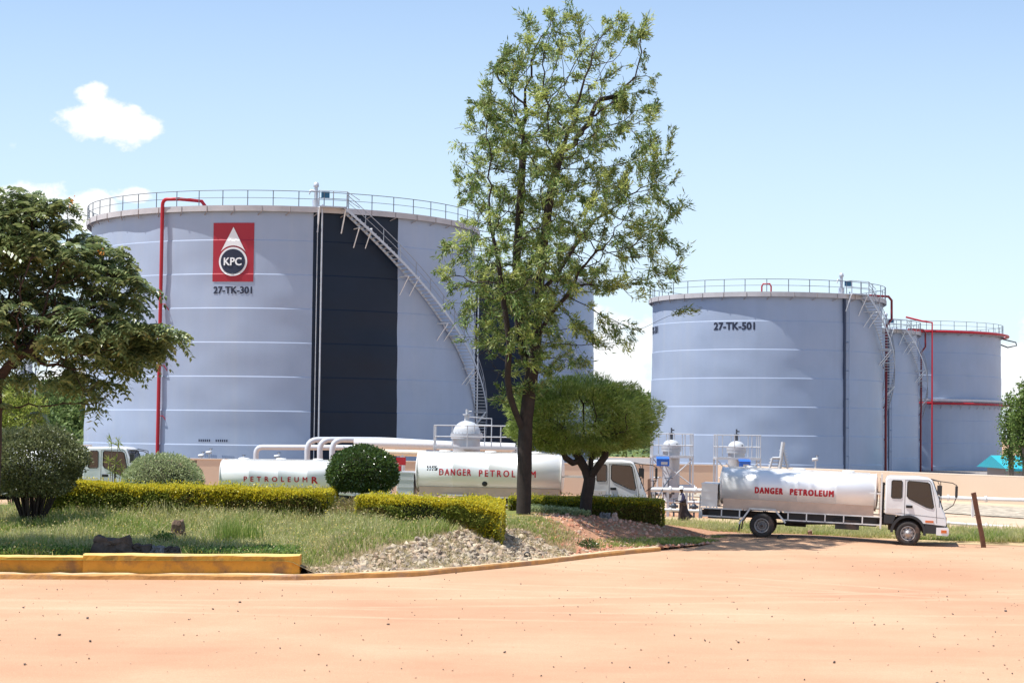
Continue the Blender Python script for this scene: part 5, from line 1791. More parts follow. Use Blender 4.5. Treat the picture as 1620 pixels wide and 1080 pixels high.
    # --- white side rails with fender frames
    def bar(mb, p, q, t=.045):
        p = Vector(p); q = Vector(q); d = q - p
        mb.box((p + q) / 2, (d.length + t * .6, t, t), 0, d.to_track_quat('X', 'Z').to_matrix())
    zt, zl = 1.02, .72
    for sg in (-1, 1):
        y = sg * 1.06
        mb = MB()
        xa, xb = x_rear + .05, xc - .12
        for z in (zt, zl):
            bar(mb, (xa, y, z), (-.78, y, z)); bar(mb, (.82, y, z), (xb, y, z))
        for x in (xa, -1.55, -.86): bar(mb, (x, y, zl), (x, y, zt))
        for x in np.linspace(.98, xb, 6): bar(mb, (x, y, zl), (x, y, zt))
        mb.build('side_rail', M_frame, root)
        mb = MB()
        for o, t in ((0, .06),):
            bar(mb, (-.86, y - sg * 0, .50), (-.48, y, 1.06), t); bar(mb, (-.48, y, 1.08), (.50, y, 1.08), t); bar(mb, (.50, y, 1.06), (.88, y, .62), t)
        mb.build('fender_frame', M_frame, root)
        mb = MB()
        mb.add([(-.84, y - sg * .02, .52), (-.46, y - sg * .02, 1.05), (-.46, y - sg * .62, 1.05), (-.84, y - sg * .62, .52)], [(0, 1, 2, 3)])
        mb.box((0, y - sg * .32, 1.04), (.96, .6, .02))
        mb.add([(.86, y - sg * .02, .62), (.50, y - sg * .02, 1.05), (.50, y - sg * .62, 1.05), (.86, y - sg * .62, .62)], [(0, 1, 2, 3)])
        mb.box((-.86, y - sg * .3, .42), (.03, .5, .42), 0, Matrix.Rotation(.1, 3, 'Y'))
        mb.box((-1.5, y - sg * .45, .78), (1.2, .04, .32)); mb.box((2.6, y - sg * .45, .80), (3.4, .04, .34))
        mb.build('mud_flap', M_black, root)
        # tall white post between cab and tank
        mb = MB()
        bar(mb, (xc - .14, y, .60), (xc - .14, y, 2.62), .06); bar(mb, (xc - .14, y, 1.9), (x_t1 - .2, y, 1.9), .05)
        mb.build('guard_post', M_frame, root)
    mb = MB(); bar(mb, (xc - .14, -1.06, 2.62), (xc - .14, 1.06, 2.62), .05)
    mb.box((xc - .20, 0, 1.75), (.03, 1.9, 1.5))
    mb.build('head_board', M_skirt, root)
    mb = MB(); mb.tube([(xc - .08, -.8, .8), (xc - .08, -.8, 2.2), (xc - .05, -.8, 2.3)], .05, 8)
    mb.build('air_duct', M_chassis, root)
    mb = MB(); mb.tube([(xc - .09, .5, .8), (xc - .09, .5, 2.3)], .07, 8)
    mb.build('exhaust_stack', M_chassis, root)
    return root
def ground_z(x, y):
    return float(gz(x, y)) if y > 50 and x < 9.8 else 0.0
def place(px_rear_axle, d_rear, head, roof_py, px_cab, **kw):
    """position from the pixel of the rear axle; rz<0 turns the nose to the camera"""
    p = at(px_rear_axle, 700, d_rear)
    return p.x, d_rear

# right-hand truck
x, y = at(1207, 847, 73.7).x, 73.7
zr = float(rise(x, y)) - .01
make_tanker((x, y, zr), rad(-11), 'silver road tanker at the right with bold red lettering and crew cab facing right', -1.62, 4.22, 1.90, 1.08, .70, M_alu,
            [('DANGER', .085, 1.3, 1.04, .22, .22, -.10), ('PETROLEUM', .085, 1.3, 1.62, .22, 1.84, -.10)], tilt=rad(1.9))
# middle truck
p2 = at(700, 760, 77.2)
zg = at(970, 725.5, 77).z - 2.60
make_tanker((at(722, 700, 77.4).x, 77.4, zg), rad(-3), 'silver road tanker half behind the dome tree, with thin red lettering and a stained tank', -1.52, 4.30, 1.98, 1.10, .80, M_alu,
            [('DANGER', .035, 1.35, 1.27, .26, .04, .02), ('PETROLEUM', .035, 1.5, 2.27, .26, 2.14, .0)], wb=6.38, tilt=rad(.4), x_rear=-2.3, sticker=True)
# white truck whose cab hides behind the round bush
zg = at(440, 728, 85).z - 2.62
def scale_mr(bm):
    pass
make_tanker((at(372, 700, 85).x + .9, 85, zg), 0, 'white painted tanker between the two round bushes with widely spaced thin red letters', -1.40, 3.75, 1.93, 1.08, .70, M_aluw,
            [('PETROLEUM', .035, 1.9, 2.80, .22, 1.07, -.12), ('R', .05, 1, .24, .28, 2.80, -.14)], wb=4.75, x_rear=-2.1, cabinet=False)
# left truck: only its crew cab shows
zg = at(190, 706, 75).z - 2.60
make_tanker((at(140, 700, 75.4).x - 5.47 + .89 + .02, 75.4, zg), 0, 'leftmost tanker, white crew cab showing between spreading bush and pale dome bush', -1.52, 4.1, 1.75, 1.06, .70, M_aluw, [], cabinet=True)
# ================================================================== PIPEWORK
M_pipe = mat('pipe_grey', (.50, .53, .58), .4, vary=.04)
M_pipew = mat('pipe_white', (.64, .65, .66), .45, vary=.04, stain=(.55, .50, .46), stain_amt=.25, stain_scale=3)
M_pipet = mat('pipe_cream', (.74, .62, .48), .5, vary=.05)
M_steelw = mat('white_steel', (.47, .49, .52), .45, vary=.04)
M_valve = mat('valve_dark', (.07, .08, .10), .5, metal=.3)
M_vessel = mat('vessel_grey', (.40, .42, .46), .4, vary=.06)
M_shade = mat('vessel_band', (.10, .11, .15), .5)
M_signblue = mat('sign_blue', (.02, .13, .55), .4)
M_signred = mat('sign_red', (.55, .02, .03), .5)
M_wood = mat('weathered_wood', (.17, .11, .075), .9, vary=.35, vscale=5, bump=.8)
M_post = mat('post_brown', (.24, .15, .10), .85, vary=.3, vscale=4)

def pipe_px(name, pts, r, m, label, cat='pipe', group=None, base=None, elbow=.45):
    """pts: (px,py,depth). corners rounded"""
    W = [at(*p) for p in pts]
    out = [W[0]]
    for i in range(1, len(W) - 1):
        a, b, c = W[i - 1], W[i], W[i + 1]
        e = min(elbow, (a - b).length * .45, (c - b).length * .45)
        p = b + (a - b).normalized() * e; q = b + (c - b).normalized() * e
        for k in range(6):
            t = k / 5
            out.append(p * (1 - t) ** 2 + b * 2 * t * (1 - t) + q * t * t)
    out.append(W[-1])
    o0 = W[0].copy()
    mb = MB(); mb.tube([q - o0 for q in out], r, 12)
    o = mb.build(name, m, None, o0)
    return tag(o, label, cat, group)
g = 'grey overhead pipes rising behind the white tanker'
pipe_px('pipe', [(405, 732, 122), (405, 707, 122), (625, 708, 121)], .17, M_pipe, 'grey pipe rising furthest left then running level to the right', group=g, elbow=.9)
for i, (px, lab) in enumerate(((486, 'grey pipe hoop, first of the three close risers'), (506, 'grey pipe hoop, middle one of the three close risers'), (525.5, 'grey pipe hoop nearest the round dark bush'))):
    d = 119 - i * 1.2
    pipe_px('pipe', [(px, 735, d), (px, 695, d), (575 + i * 14, 695.5, d + 1), (712, 702, d + 1 - i)], .175, M_pipe, lab, group=g, elbow=.9)
pipe_px('pipe', [(560, 701, 112), (760, 706, 112), (815, 708, 112)], .27, M_pipew, 'thick white pipe running level behind the middle tanker', group=g)
pipe_px('pipe', [(600, 715, 101), (674, 717, 101)], .17, M_pipet, 'cream pipe just above the rear of the middle tanker', group=g)
pipe_px('pipe', [(637, 716, 101), (637, 760, 101)], .13, M_pipew, 'short upright white pipe below the cream pipe', group=g)

# ---- filter vessels on railed platforms
def vessel(px, py_top, py_deck, py_rail, rpx, d, rail_l, rail_r, label, ladder=True, sign=None, upper=None):
    b = at(px, py_deck, d); zd = b.z
    g0 = .1
    root = empty('filter_vessel', (b.x, d, g0), 0, label, 'filter vessel', 'filter vessels on railed platforms')
    zd -= g0
    r_ = rpx / F * d
    zt = at(px, py_top, d).z - g0
    zf = zd + (zt - zd) * .36
    mb = MB()
    mb.lathe([(r_ * .86, .5), (r_ * .86, zf - .05)], 28)
    mb.lathe([(.001, .3), (r_ * .5, .34), (r_ * .86, .5)], 28)
    body = mb.build('vessel_body', M_vessel, root)
    mb = MB(); mb.lathe([(r_ * .86, zf - .05), (r_ * 1.0, zf - .05), (r_ * 1.0, zf + .07), (r_ * .97, zf + .07), (r_ * .97, zf + .10), (r_ * 1.02, zf + .10), (r_ * 1.02, zf + .24), (r_ * .88, zf + .24)], 32, sm=False)
    for k in range(24):
        a = 2 * PI * k / 24
        mb.tube([(r_ * .95 * math.cos(a), r_ * .95 * math.sin(a), zf + .2), (r_ * .95 * math.cos(a), r_ * .95 * math.sin(a), zf + .31)], .022, 5)
    mb.build('flange', M_vessel, body)
    hd = zt - zf - .24
    pr = [(max(.001, r_ * .88 * math.cos(t)), zf + .24 + hd * math.sin(t)) for t in np.linspace(0, PI / 2, 9)]
    mb = MB(); mb.lathe(pr, 28)
    mb.build('dome', M_steelw, body)
    mb = MB()
    mb.tube([(0, 0, zt - .05), (0, 0, zt + .28)], r_ * .16, 8); mb.tube([(0, 0, zt + .3), (0, 0, zt + .36)], r_ * .26, 8)
    mb.tube([(0, 0, zt + .36), (0, 0, zt + .62)], r_ * .09, 6); mb.tube([(0, 0, zt + .5), (r_ * .3, 0, zt + .5)], .04, 5)
    mb.cut(); mb.tube([(r_ * .5, -r_ * .7, zf + .05), (r_ * .5, -r_ * .75, zt - .2)], .03, 5)
    mb.build_each('top_valve', M_valve if sign else M_steelw, body)
    # platform
    xl = at(rail_l, py_deck, d).x - b.x; xr = at(rail_r, py_deck, d).x - b.x
    zr = at(px, py_rail, d).z - g0
    dy = r_ * 1.5
    mb = MB()
    for y in (-dy, dy):
        mb.box(((xl + xr) / 2, y, zd), (xr - xl, .09, .12))
    for x in (xl, xr): mb.box((x, 0, zd), (.09, dy * 2, .12))
    for s_ in (-1, 1): mb.box(((xl + xr) / 2, s_ * (dy + r_) / 2 * 1.0, zd + .05), (xr - xl, dy - r_, .04))
    pf = mb.build('platform', M_steelw, root)
    mb = MB()
    for x in (xl, xr):
        for y in (-dy, dy): mb.box((x, y, zd / 2), (.08, .08, zd)); mb.cut()
    mb.build_each('platform_leg', M_steelw, pf)
    mb = MB()
    w = (xr - xl)
    mb.tube([(xl, -dy, zd - .1), (xl + w * .35, -dy, zd - .9), ], .035, 5); mb.tube([(xr, -dy, zd - .1), (xr - w * .62, -dy, zd - 1.3)], .04, 5)
    mb.tube([(xl + w * .2, -dy, zd - .25), (xr, -dy, zd - 1.5)], .035, 5)
    mb.box(((xl + xr) / 2, -dy, zd - 1.6), (xr - xl, .06, .07))
    mb.build('platform_brace', M_steelw, pf)
    mb = MB()
    for y in (-dy, dy):
        for z in (zr, zd + (zr - zd) * .5): mb.tube([(xl, y, z), (xr, y, z)], .028, 5)
        for k in range(6):
            x = xl + w * k / 5
            if y > 0 or k in (0, 2, 4, 5): mb.tube([(x, y, zd), (x, y, zr)], .028, 5)
    for x in (xl, xr):
        for z in (zr, zd + (zr - zd) * .5): mb.tube([(x, -dy, z), (x, dy, z)], .028, 5)
        mb.tube([(x, 0, zd), (x, 0, zr)], .028, 5)
    if upper:
        ux0, ux1, uz = at(upper[0], py_deck, d).x - b.x, at(upper[1], py_deck, d).x - b.x, at(px, upper[2], d).z - g0
        for y in (dy, dy * .2):
            mb.tube([(ux0, y, uz), (ux1, y, uz - .08), (ux1, y, zd)], .03, 5); mb.tube([(ux0, y, uz - .42), (ux1, y, uz - .45)], .025, 5)
            mb.tube([(ux0, y, uz), (ux0, y, zd)], .03, 5)
        mb.tube([(ux1, dy, uz - .08), (ux1, dy * .2, uz - .08)], .03, 5)
    mb.build('guard_rail', M_steelw, pf)
    if sign:
        sx0, sx1, sy0, sy1 = sign
        p = at((sx0 + sx1) / 2, (sy0 + sy1) / 2, d - dy)
        wv = (sx1 - sx0) / F * d; hv = (sy1 - sy0) / F * d
        mb = MB()
        mb.box((p.x - b.x, -dy - .35, p.z - g0 - hv * .1), (wv, .05, hv * .75)); mb.box((p.x - b.x, -dy - .18, p.z - g0 + hv * .36), (wv, .5, .05), 0, Matrix.Rotation(.25, 3, 'X'))
        so = mb.build('instrument_hood', M_signblue, root)
        mb = MB(); mb.box((p.x - b.x + wv * .1, -dy - .39, p.z - g0 - hv * .18), (wv * .5, .02, hv * .3)); mb.tube([(p.x - b.x, -dy - .3, 0), (p.x - b.x, -dy - .3, p.z - g0)], .03, 5)
        mb.build('gauge_panel', M_steelw, so)
    # pipework below
    mb = MB()
    mb.tube([(-r_ * .8, -.1, .9), (-r_ * 2.2, -.1, .9)], .16, 10); mb.tube([(r_ * .8, -.1, 1.2), (r_ * 2.4, -.1, 1.2)], .16, 10)
    mb.tube([(-r_ * 1.4, -.1, .9), (-r_ * 1.4, -.1, 1.7)], .05, 6); mb.tube([(-r_ * 1.8, -.1, 1.7), (-r_ * 1.0, -.1, 1.7)], .05, 6)
    mb.build('inlet_pipe', M_pipew, root)
    return root
vessel(738, 665, 708, 673, 25, 104, 688, 818, 'largest filter vessel with broad white dome, behind the middle tanker', upper=(738, 777, 659))
vessel(1062, 695, 722, 686, 15.5, 100, 1031, 1094, 'filter vessel with blue hood beside the dome tree', sign=(1038, 1058, 722, 737))
vessel(1165, 697, 725, 688, 15.5, 101, 1132, 1200, 'filter vessel above the rear of the right hand tanker', sign=(1168, 1186, 726, 741))

# ---- manifold between wall and verge
def pipe_run(name, label, pts, r, m, supports=(), zsup=0.0, group=None, cat='pipe run'):
    W = [at(*p) for p in pts]; o0 = W[0].copy()
    mb = MB(); mb.tube([q - o0 for q in W], r, 10)
    for k, q in enumerate(W):
        if 0 < k < len(W) - 1:
            t = (W[k + 1] - W[k - 1]).normalized()
            mb.tube([q - o0 - t * .05, q - o0 + t * .05], r * 1.6, 12)
    root = mb.build(name, m, None, o0)
    for s_ in supports:
        # stand at fraction s_
        L = len(W) - 1; i = min(L - 1, int(s_ * L)); f = s_ * L - i
        q = W[i].lerp(W[i + 1], f) - o0
        mb = MB(); mb.box((q.x, q.y, (q.z + (zsup - o0.z)) / 2), (.12, .12, max(.1, q.z - (zsup - o0.z)))); mb.build('support', m, root)
    return tag(root, label, cat, group)
gp = 'white pipe runs crossing the open ground'
pipe_run('pipe_run', 'topmost white pipe passing behind the walking person', [(1026, 774, 93), (1060, 774.5, 93), (1100, 775.5, 93), (1160, 777, 93)], .115, M_pipew, (.08, .3, .55, .8), group=gp)
pipe_run('pipe_run', 'middle white pipe of the low manifold by the person', [(1024, 793, 95), (1050, 793, 95), (1085, 794, 95), (1150, 796, 95)], .08, M_pipew, (.2, .6), group=gp)
pipe_run('pipe_run', 'lowest white pipe of the manifold near the grass', [(1026, 806, 91), (1060, 806, 91), (1110, 808, 91)], .07, M_pipew, (), group=gp)
pipe_run('pipe_run', 'upper white pipe beyond the right hand truck', [(1440, 785, 92), (1500, 787, 92), (1560, 789, 91), (1640, 791, 90)], .095, M_pipew, (.55,), group=gp)
pipe_run('pipe_run', 'lower white pipe lying on the grass beyond the right hand truck', [(1440, 824, 86), (1500, 827, 86), (1560, 831, 85.5), (1640, 835, 85)], .065, M_pipew, (), group=gp)
# valves among the manifold
def valve(px, py, d, s, label, zfoot=0.0, m=M_valve):
    b = at(px, py, d)
    root = empty('valve', (b.x, d, zfoot), 0, label, 'valve', 'dark valves on the low manifold')
    h = b.z - zfoot
    mb = MB(); mb.tube([(0, 0, 0), (0, 0, h * .55)], .05, 6); mb.lathe([(.001, h * .45), (.13 * s, h * .5), (.17 * s, h * .62), (.13 * s, h * .74), (.001, h * .8)], 12)
    mb.tube([(-.24 * s, 0, h * .62), (.24 * s, 0, h * .62)], .075 * s, 8)
    mb.build('valve_body', m, root)
    mb = MB(); mb.tube([(0, 0, h * .78), (0, 0, h)], .025, 5); mb.tube([(.17 * s * math.cos(a), .17 * s * math.sin(a), h) for a in np.linspace(0, 2 * PI, 12, endpoint=False)], .022, 5, closed=True)
    mb.build('hand_wheel', m, root)
valve(1058, 756, 95, 1.2, 'tall dark valve under the blue hood of the vessel')
valve(1066, 788, 92, .9, 'dark valve directly left of the person')
valve(1098, 790, 92.5, .9, 'dark valve between person and truck')
valve(1034, 760, 96, .9, 'dark valve nearest the dome tree')
# strut pipe rising from lower left
pipe_px('pipe', [(1034, 800, 92), (1050, 770, 93), (1062, 752, 95)], .03, M_valve, 'thin dark slanting strut in front of the vessel', group=None)

# ---- steps over the wall
b = at(1232, 742, 103); b.z = .1
root = empty('stile_steps', b, 0, 'white metal steps climbing over the bund wall beside the tank 501', 'steps')
mb = MB()
def lp(px, py, dd=0): q = at(px, py, 103 + dd) - b; return (q.x, q.y, q.z)
for dd in (0, .8):
    mb.tube([lp(1212, 760, dd), lp(1222, 724, dd)], .06, 4); mb.tube([lp(1232, 750, dd), lp(1239, 699, dd)], .11, 4); mb.tube([lp(1237, 700, dd), lp(1248, 750, dd)], .05, 4)
    mb.tube([lp(1222, 724, dd), lp(1237, 724, dd)], .06, 4)
mb.build('step_frame', M_steelw, root)
mb = MB()
for k in range(8):
    y = 726 + k * 5
    q0 = lp(1221 - k * 1.4, y); q1 = lp(1235 - k * .6, y)
    mb.box(((q0[0] + q1[0]) / 2, .4, q0[2]), (abs(q1[0] - q0[0]), .8, .05))
for k in range(9):
    q0 = lp(1240 + k * 1.0, 712 + k * 4.5)
    mb.box((q0[0], .4, q0[2]), (.28, .8, .04))
mb.build('tread', M_steelw, root)
# small fittings that stick up above the wall
def fitting(px, py, d, label, h=.9, m=M_pipew):
    b = at(px, py, d)
    root = empty('hydrant', (b.x, d, 0), 0, label, 'hydrant', 'small valves poking above the bund wall')
    mb = MB(); z = b.z
    mb.tube([(0, 0, 0), (0, 0, z)], .06, 6); mb.tube([(-.22, 0, z), (.16, 0, z + .05)], .10, 8); mb.tube([(.1, 0, z), (.1, 0, z + .28)], .04, 6)
    mb.build('riser', m, root)
    mb = MB(); mb.tube([(.1 + .12 * math.cos(a), .12 * math.sin(a), z + .28) for a in np.linspace(0, 2 * PI, 10, endpoint=False)], .02, 4, closed=True); mb.build('hand_wheel', M_valve, root)
fitting(319, 721, 127, 'small white valve head in front of the captions on the big tank')
fitting(331, 716, 127, 'taller dark topped valve beside the captions on the big tank')
fitting(383, 726, 127, 'tiny valve just left of the first grey pipe riser')
fitting(439, 722, 127, 'small valve between first riser and the three hoops')
fitting(1290, 727, 128, 'lone white valve above the tanker lettering at the right')

# ---- red sign, wooden posts
def post(px, py0, py1, d, w, label, m, lean=0.0, name='wooden_post', cat='post', pxt=None, deep=None):
    b = at(px, py1, d); t = at(pxt if pxt is not None else px, py0, d)
    mb = MB(); nn = vnoise(int(px)); seg = 7
    P = []
    for k in range(seg + 1):
        f = k / seg
        c = Vector((0, 0, 0)).lerp(t - b, f)
        for (sx, sy) in ((-1, -1), (1, -1), (1, 1), (-1, 1)):
            e = 1 + .08 * float(nn(k * 1.7, sx + 2 * sy + 5))
            P.append((c.x + sx * w / 2 * e, c.y + sy * w / 2 * e, c.z - (.08 if k == 0 else 0) + (.02 * sx if k == seg else 0)))
    fs = [(k * 4 + j, k * 4 + (j + 1) % 4, k * 4 + 4 + (j + 1) % 4, k * 4 + 4 + j) for k in range(seg) for j in range(4)] + [(0, 1, 2, 3), tuple(seg * 4 + j for j in range(4))]
    mb.add(P, fs)
    o = mb.build(name, m, None, b)
    return tag(o, label, cat)
M_rust = mat('rusty_steel', (.13, .055, .03), .85, vary=.3, vscale=6)
post(1557, 779, 866, 71.2, .155, 'rusty square post leaning left beside the road, right of the truck', M_rust, pxt=1540, name='leaning_post')
post(669, 724, 800, 80.5, .26, 'brown wooden post between round dark bush and middle tanker', M_post)
post(1027, 757, 815, 80, .13, 'brown wooden post in front of the middle tanker cab', M_post)
post(307, 728, 775, 90, .22, 'brown wooden post above the pale dome bush', M_post)
b = at(634, 760, 83)
root = empty('warning_sign', (b.x, 83, .2), 0, 'red sign board behind the right edge of the round dark bush', 'sign')
mb = MB(); z0 = b.z - .2
mb.box((0, 0, z0 + .85), (.42, .03, .34)); mb.box((-.05, -.02, z0 + .40), (.14, .02, .5)); mb.build('sign_board', M_signred, root)
mb = MB(); mb.box((0, .04, (z0 + .9) / 2), (.06, .05, z0 + .9)); mb.build('sign_post', M_steelw, root)

# ---- stumps and stones in the garden
def lumpy(name, label, cat, px, py_base, d, sx, sy, sz, m, seed, concave=False, rz=0, lean=0):
    r = rs(seed)
    bm = bmesh.new(); bmesh.ops.create_cube(bm, size=1)
    bmesh.ops.subdivide_edges(bm, edges=bm.edges, cuts=5, use_grid_fill=True)
    nn = vnoise(seed); n2 = vnoise(seed + 1)
    for v in bm.verts:
        c = v.co
        q = Vector((c.x * 2, c.y * 2, c.z * 2))
        k = 1 - .10 * (abs(q.x) ** 4 + abs(q.y) ** 4 + abs(q.z) ** 4 - 1) * .5
        taper = 1 - .14 * q.z
        x = c.x * sx * k * taper; y = c.y * sy * k; z = c.z * sz
        if concave and q.z > 0: z -= sz * .16 * (1 - q.x ** 2) * max(0, q.z)
        e = .05 * float(nn(q.x * 2.3 + q.z, q.y * 2.1)) + .025 * float(n2(q.x * 6, q.z * 6 + q.y * 3))
        v.co = (x + e + lean * z, y + e, z + sz / 2 + e - .06)
    me = bpy.data.meshes.new(name); bm.to_mesh(me); bm.free()
    b = at(px, py_base, d); b.z = float(gz(b.x, d))
    return tag(link_mesh(name, me, m, None, b, rz), label, cat)
M_rock = mat('dark_rock', (.085, .065, .055), .9, vary=.4, vscale=5, bump=.9, bscale=14)
M_rock2 = mat('grey_rock', (.18, .17, .17), .9, vary=.4, vscale=5, bump=.9, bscale=14)
lumpy('tree_stump', 'dark cut stump with a hollowed top lying behind the orange wall', 'stump', 178, 868, 53.3, 1.10, .5, .62, M_rock, 5, True)
lumpy('edging_stone', 'longest of the dark edging stones right of the cut stump', 'stone', 224, 868, 53.4, .58, .3, .36, M_rock, 6, rz=.08)
lumpy('edging_stone', 'grey middle edging stone right of the cut stump', 'stone', 250, 868, 53.4, .44, .3, .32, M_rock2, 7)
lumpy('edging_stone', 'brown edging stone furthest from the cut stump', 'stone', 272, 868, 53.4, .42, .3, .30, M_rock, 8, rz=-.1)
lumpy('wooden_stump', 'upright weathered stump with a rotten face standing in the lawn', 'stump', 282, 834, 57.2, .36, .30, .68, M_wood, 9)
lumpy('edging_stone', 'pale rounded stone at the foot of the dark hedge', 'stone', 957, 818, 72.6, .42, .3, .26, M_rock2, 10)
lumpy('marker_stone', 'small square concrete marker before the dark hedge', 'marker stone', 972, 824, 72.0, .16, .16, .34, mat('marker_concrete', (.46, .34, .28), .9, vary=.2), 11)
lumpy('marker_stone', 'small brown marker under the right hand tanker', 'marker stone', 1281, 843, 75.8, .17, .17, .36, M_post, 12)
b = at(834, 869, 59.8); b.z = float(gz(b.x, 59.8))
mb = MB(); mb.lathe([(.10, -.12), (.105, .12), (.075, .12), (.07, -.12)], 16, (0, 0, .12), axis='Y')
tag(mb.build('drain_pipe', M_rock2, None, b), 'short open drain pipe end in the stones by the kerb', 'drain pipe')
# wheel chock behind the rear wheel of the right truck
b = at(1237, 847, 72.3); b.z = float(rise(b.x, 72.3))
mb = MB(); mb.prism([(-.18, 0), (-.10, .14), (.02, .16), (.2, 0)], -.12, .12)
tag(mb.build('wheel_chock', M_black, None, b), 'black wedge chock against the rear wheel of the right hand tanker', 'wheel chock')

# ---- teal roofed building at the far right
b = at(1640, 745, 175); b.z = 0
root = empty('teal_roof_building', b, 0, 'low building with a turquoise roof at the far right edge', 'building')
x0 = at(1589, 740, 175).x - b.x; ze = at(1600, 741, 175).z; zrg = at(1600, 721, 175).z
mb = MB(); mb.box(((x0 + 22) / 2 + .4, 5, ze / 2), (22 - x0 - .8, 9, ze)); mb.build('wall', mat('wall_cream', (.52, .42, .38), .85), root)
mb = MB(); mb.add([(x0, -.5, ze), (22, -.5, ze), (22, 5, zrg), (x0, 5, zrg), (x0, 10.5, ze), (22, 10.5, ze)], [(0, 1, 2, 3), (3, 2, 5, 4), (0, 3, 4)])
mb.box(((x0 + 22) / 2, -.55, ze - .10), (22 - x0, .08, .22))
mb.build('roof', mat('teal_roof', (.02, .36, .44), .45, vary=.1), root)
mb = MB()
for k in range(4): mb.box((x0 + 3 + k * 5, .46, ze * .55), (1.6, .06, 1.1)); mb.cut()
mb.build_each('window', M_black, root)

# ---- lattice mast behind the left tree
b = at(40, 700, 200); b.z = 0
root = empty('lattice_mast', b, 0, 'pale steel lattice mast glimpsed through the left tree', 'mast')
mb = MB()
wl = at(26, 600, 200).x - b.x; wr = at(56, 600, 200).x - b.x; zt = at(40, 520, 200).z; zz = [0, 4, 8, at(40, 596, 200).z, at(40, 570, 200).z, zt]
for x in (wl, wl + (wr - wl) * .35, wl + (wr - wl) * .7, wr): mb.tube([(x, 0, 0), (x, 0, zt + (2.5 if x == wr else 0))], .09, 4)
for z in zz[1:]: mb.tube([(wl, 0, z), (wr, 0, z)], .07, 4)
for a, c in zip(zz[:-1], zz[1:]):
    mb.tube([(wl, 0, a), (wl + (wr - wl) * .5, 0, c), (wr, 0, a)], .06, 4)
mb.build('lattice', M_galv, root)
mb = MB(); zb = at(40, 590, 200).z
for f in (.3, .68): mb.tube([(wl + (wr - wl) * f, -.3, zb - 1), (wl + (wr - wl) * f, -.3, zb + 1.2)], .38, 8)
mb.build('lamp_housing', M_galv, root)

# ================================================================== PERSON
def skin_mesh(verts, edges, radii, root_i, name, sub=2):
    me = bpy.data.meshes.new(name); me.from_pydata(verts, edges, [])
    ob = bpy.data.objects.new(name, me); COL.objects.link(ob)
    md = ob.modifiers.new('skin', 'SKIN'); md.use_smooth_shade = True
    for i, sv in enumerate(me.skin_vertices[0].data):
        r_ = radii[i]; sv.radius = r_ if isinstance(r_, tuple) else (r_, r_); sv.use_root = (i == root_i)
    s2 = ob.modifiers.new('sub', 'SUBSURF'); s2.levels = sub; s2.render_levels = sub
    m = eval_mesh(ob, name); bpy.data.objects.remove(ob); bpy.data.meshes.remove(me)
    return m
DP = 88.0
b = at(1080, 828, DP)
root = empty('person', b, 0, 'person in white hard hat and long dark coat walking left with papers in hand', 'person')
# faces -x (walking left). joints in metres
J = {'pelvis': (0, 0, .88), 'waist': (-.01, 0, 1.03), 'chest': (-.03, 0, 1.25), 'neck': (-.045, 0, 1.40), 'head0': (-.06, 0, 1.47), 'head1': (-.07, 0, 1.56), 'head2': (-.065, 0, 1.63),
     'shL': (-.03, -.17, 1.34), 'elL': (.02, -.23, 1.10), 'wrL': (-.20, -.20, 1.02), 'haL': (-.26, -.19, 1.02),
     'shR': (-.03, .17, 1.34), 'elR': (.0, .22, 1.10), 'wrR': (-.21, .14, 1.04), 'haR': (-.27, .12, 1.05),
     'hipL': (0, -.09, .84), 'knL': (-.14, -.10, .47), 'anL': (-.17, -.10, .09), 'toL': (-.32, -.10, .045),
     'hipR': (0, .09, .84), 'knR': (.04, .10, .46), 'anR': (.22, .10, .12), 'toR': (.12, .10, .04)}
Rr_ = {'pelvis': (.13, .15), 'waist': (.12, .14), 'chest': (.12, .16), 'neck': .055, 'head0': .065, 'head1': .095, 'head2': .085, 'shL': .07, 'elL': .048, 'wrL': .033, 'haL': .034, 'shR': .07, 'elR': .048, 'wrR': .033, 'haR': .034,
       'hipL': .09, 'knL': .06, 'anL': .042, 'toL': .035, 'hipR': .09, 'knR': .06, 'anR': .042, 'toR': .035}
keys = list(J)
E = [('pelvis', 'waist'), ('waist', 'chest'), ('chest', 'neck'), ('neck', 'head0'), ('head0', 'head1'), ('head1', 'head2'), ('chest', 'shL'), ('shL', 'elL'), ('elL', 'wrL'), ('wrL', 'haL'),
     ('chest', 'shR'), ('shR', 'elR'), ('elR', 'wrR'), ('wrR', 'haR'), ('pelvis', 'hipL'), ('hipL', 'knL'), ('knL', 'anL'), ('anL', 'toL'), ('pelvis', 'hipR'), ('hipR', 'knR'), ('knR', 'anR'), ('anR', 'toR')]
vs = [J[k] for k in keys]; rd = [Rr_[k] for k in keys]
# fingers: short chains rooted in each palm
es = [(keys.index(a), keys.index(c)) for a, c in E]
for hand, sy in (('haL', -1), ('haR', 1)):
    hp = Vector(J[hand]); hi = keys.index(hand)
    for f in range(4):
        o = Vector((0, 0, .022 - f * .015))
        i0 = len(vs)
        ln = (.028, .032, .030, .022)[f]
        vs += [tuple(hp + o + Vector((-.035, 0, 0))), tuple(hp + o + Vector((-.035 - ln, -sy * .012, -.004))), tuple(hp + o + Vector((-.035 - ln * 1.5, -sy * .030, -.008)))]
        rd += [.010, .009, .007]; es += [(hi, i0), (i0, i0 + 1), (i0 + 1, i0 + 2)]
    i0 = len(vs)
    vs += [tuple(hp + Vector((-.005, -sy * .03, .025))), tuple(hp + Vector((-.035, -sy * .045, .030)))]
    rd += [.011, .008]; es += [(hi, i0), (i0, i0 + 1)]
M_skin = mat('skin', (.055, .028, .018), .5)
body = link_mesh('body', skin_mesh(vs, es, rd, 0, 'body'), M_skin, root)
mb = MB()   # nose and ears, eyes
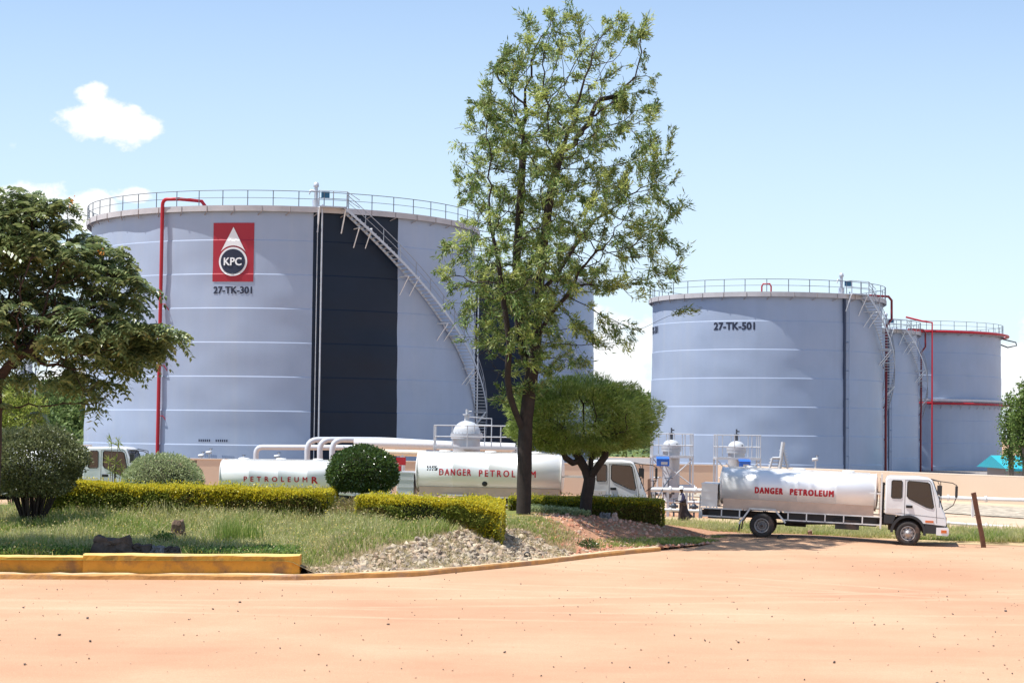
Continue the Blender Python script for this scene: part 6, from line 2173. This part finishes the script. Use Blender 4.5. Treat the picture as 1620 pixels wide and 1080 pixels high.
mb.lathe([(.001, .012), (.014, .0), (.001, -.03)], 8, (-.165, 0, 1.545)); 
for sy in (-1, 1): mb.lathe([(.001, -.03), (.018, -.01), (.02, .02), (.001, .035)], 8, (-.06, sy * .092, 1.55))
mb.build('face_detail', M_skin, body)
# trousers
tk = ['pelvis', 'hipL', 'knL', 'anL', 'hipR', 'knR', 'anR']; tr = [(.15, .17), .115, .085, .075, .115, .085, .075]
te = [(0, 1), (1, 2), (2, 3), (0, 4), (4, 5), (5, 6)]
M_trous = mat('trousers_brown', (.09, .065, .06), .9)
link_mesh('trousers', skin_mesh([J[k] for k in tk], te, tr, 0, 'trousers'), M_trous, body)
# coat: upper part with sleeves, lower part flaring back
M_coat = mat('coat_dark_blue', (.028, .028, .075), .85, vary=.25, vscale=6)
M_coat2 = mat('coat_dark', (.030, .022, .026), .9, vary=.3, vscale=5)
ck = ['waist', 'chest', 'shL', 'elL', 'wrL', 'shR', 'elR', 'wrR']
cv = [J[k] for k in ck] + [(-.04, 0, 1.38)]
cr = [(.15, .17), (.15, .18), .09, .07, .055, .09, .07, .055, .085]
link_mesh('coat', skin_mesh(cv, [(0, 1), (1, 2), (2, 3), (3, 4), (1, 5), (5, 6), (6, 7), (1, 8)], cr, 0, 'coat'), M_coat, body)
P = []
nnp = vnoise(77)
for i, (z, cx, rx, ry) in enumerate([(1.14, -.01, .16, .18), (1.0, 0, .155, .18), (.85, .01, .175, .19), (.70, .02, .19, .20), (.54, .04, .215, .21), (.40, .085, .25, .22), (.28, .14, .29, .23), (.20, .18, .31, .23)]):
    row = []
    for k in range(28):
        a = 2 * PI * k / 28
        fold = 1 + (.03 + .02 * i) * math.sin(a * 5 + i * .3) * (i / 7)
        dz = .10 * (i / 7) * math.cos(a)
        row.append((cx + rx * math.cos(a) * fold, ry * math.sin(a) * fold, z + dz))
    P.append(row)
P = np.array(P).transpose(1, 0, 2)
grid_mesh('coat_skirt', P, M_coat2, body, closed_u=True)
mb = MB()
mb.lathe([(.135, 1.60), (.118, 1.615), (.115, 1.66), (.09, 1.715), (.045, 1.742), (.001, 1.75)], 20, (-.07, 0, 0))
mb.tube([(-.19, 0, 1.745), (-.07, 0, 1.76), (.02, 0, 1.74)], .012, 5) if False else None
mb.lathe([(.001, 1.598), (.10, 1.60), (.135, 1.60)], 20, (-.085, 0, 0))
mb.build('hard_hat', M_white, body)
pp = empty('papers', (b.x - .16, b.y - .24, b.z + 1.20), 0, 'white sheets of paper held up by the walking person', 'papers')
mb = MB(); mb.box((0, 0, 0), (.14, .012, .26), 0, Matrix.Rotation(.1, 3, 'Y')); mb.build('sheet', M_white, pp)
mb = MB(); mb.box((-.13, .02, -.20), (.26, .16, .02)); mb.build('sheet', M_white, pp)
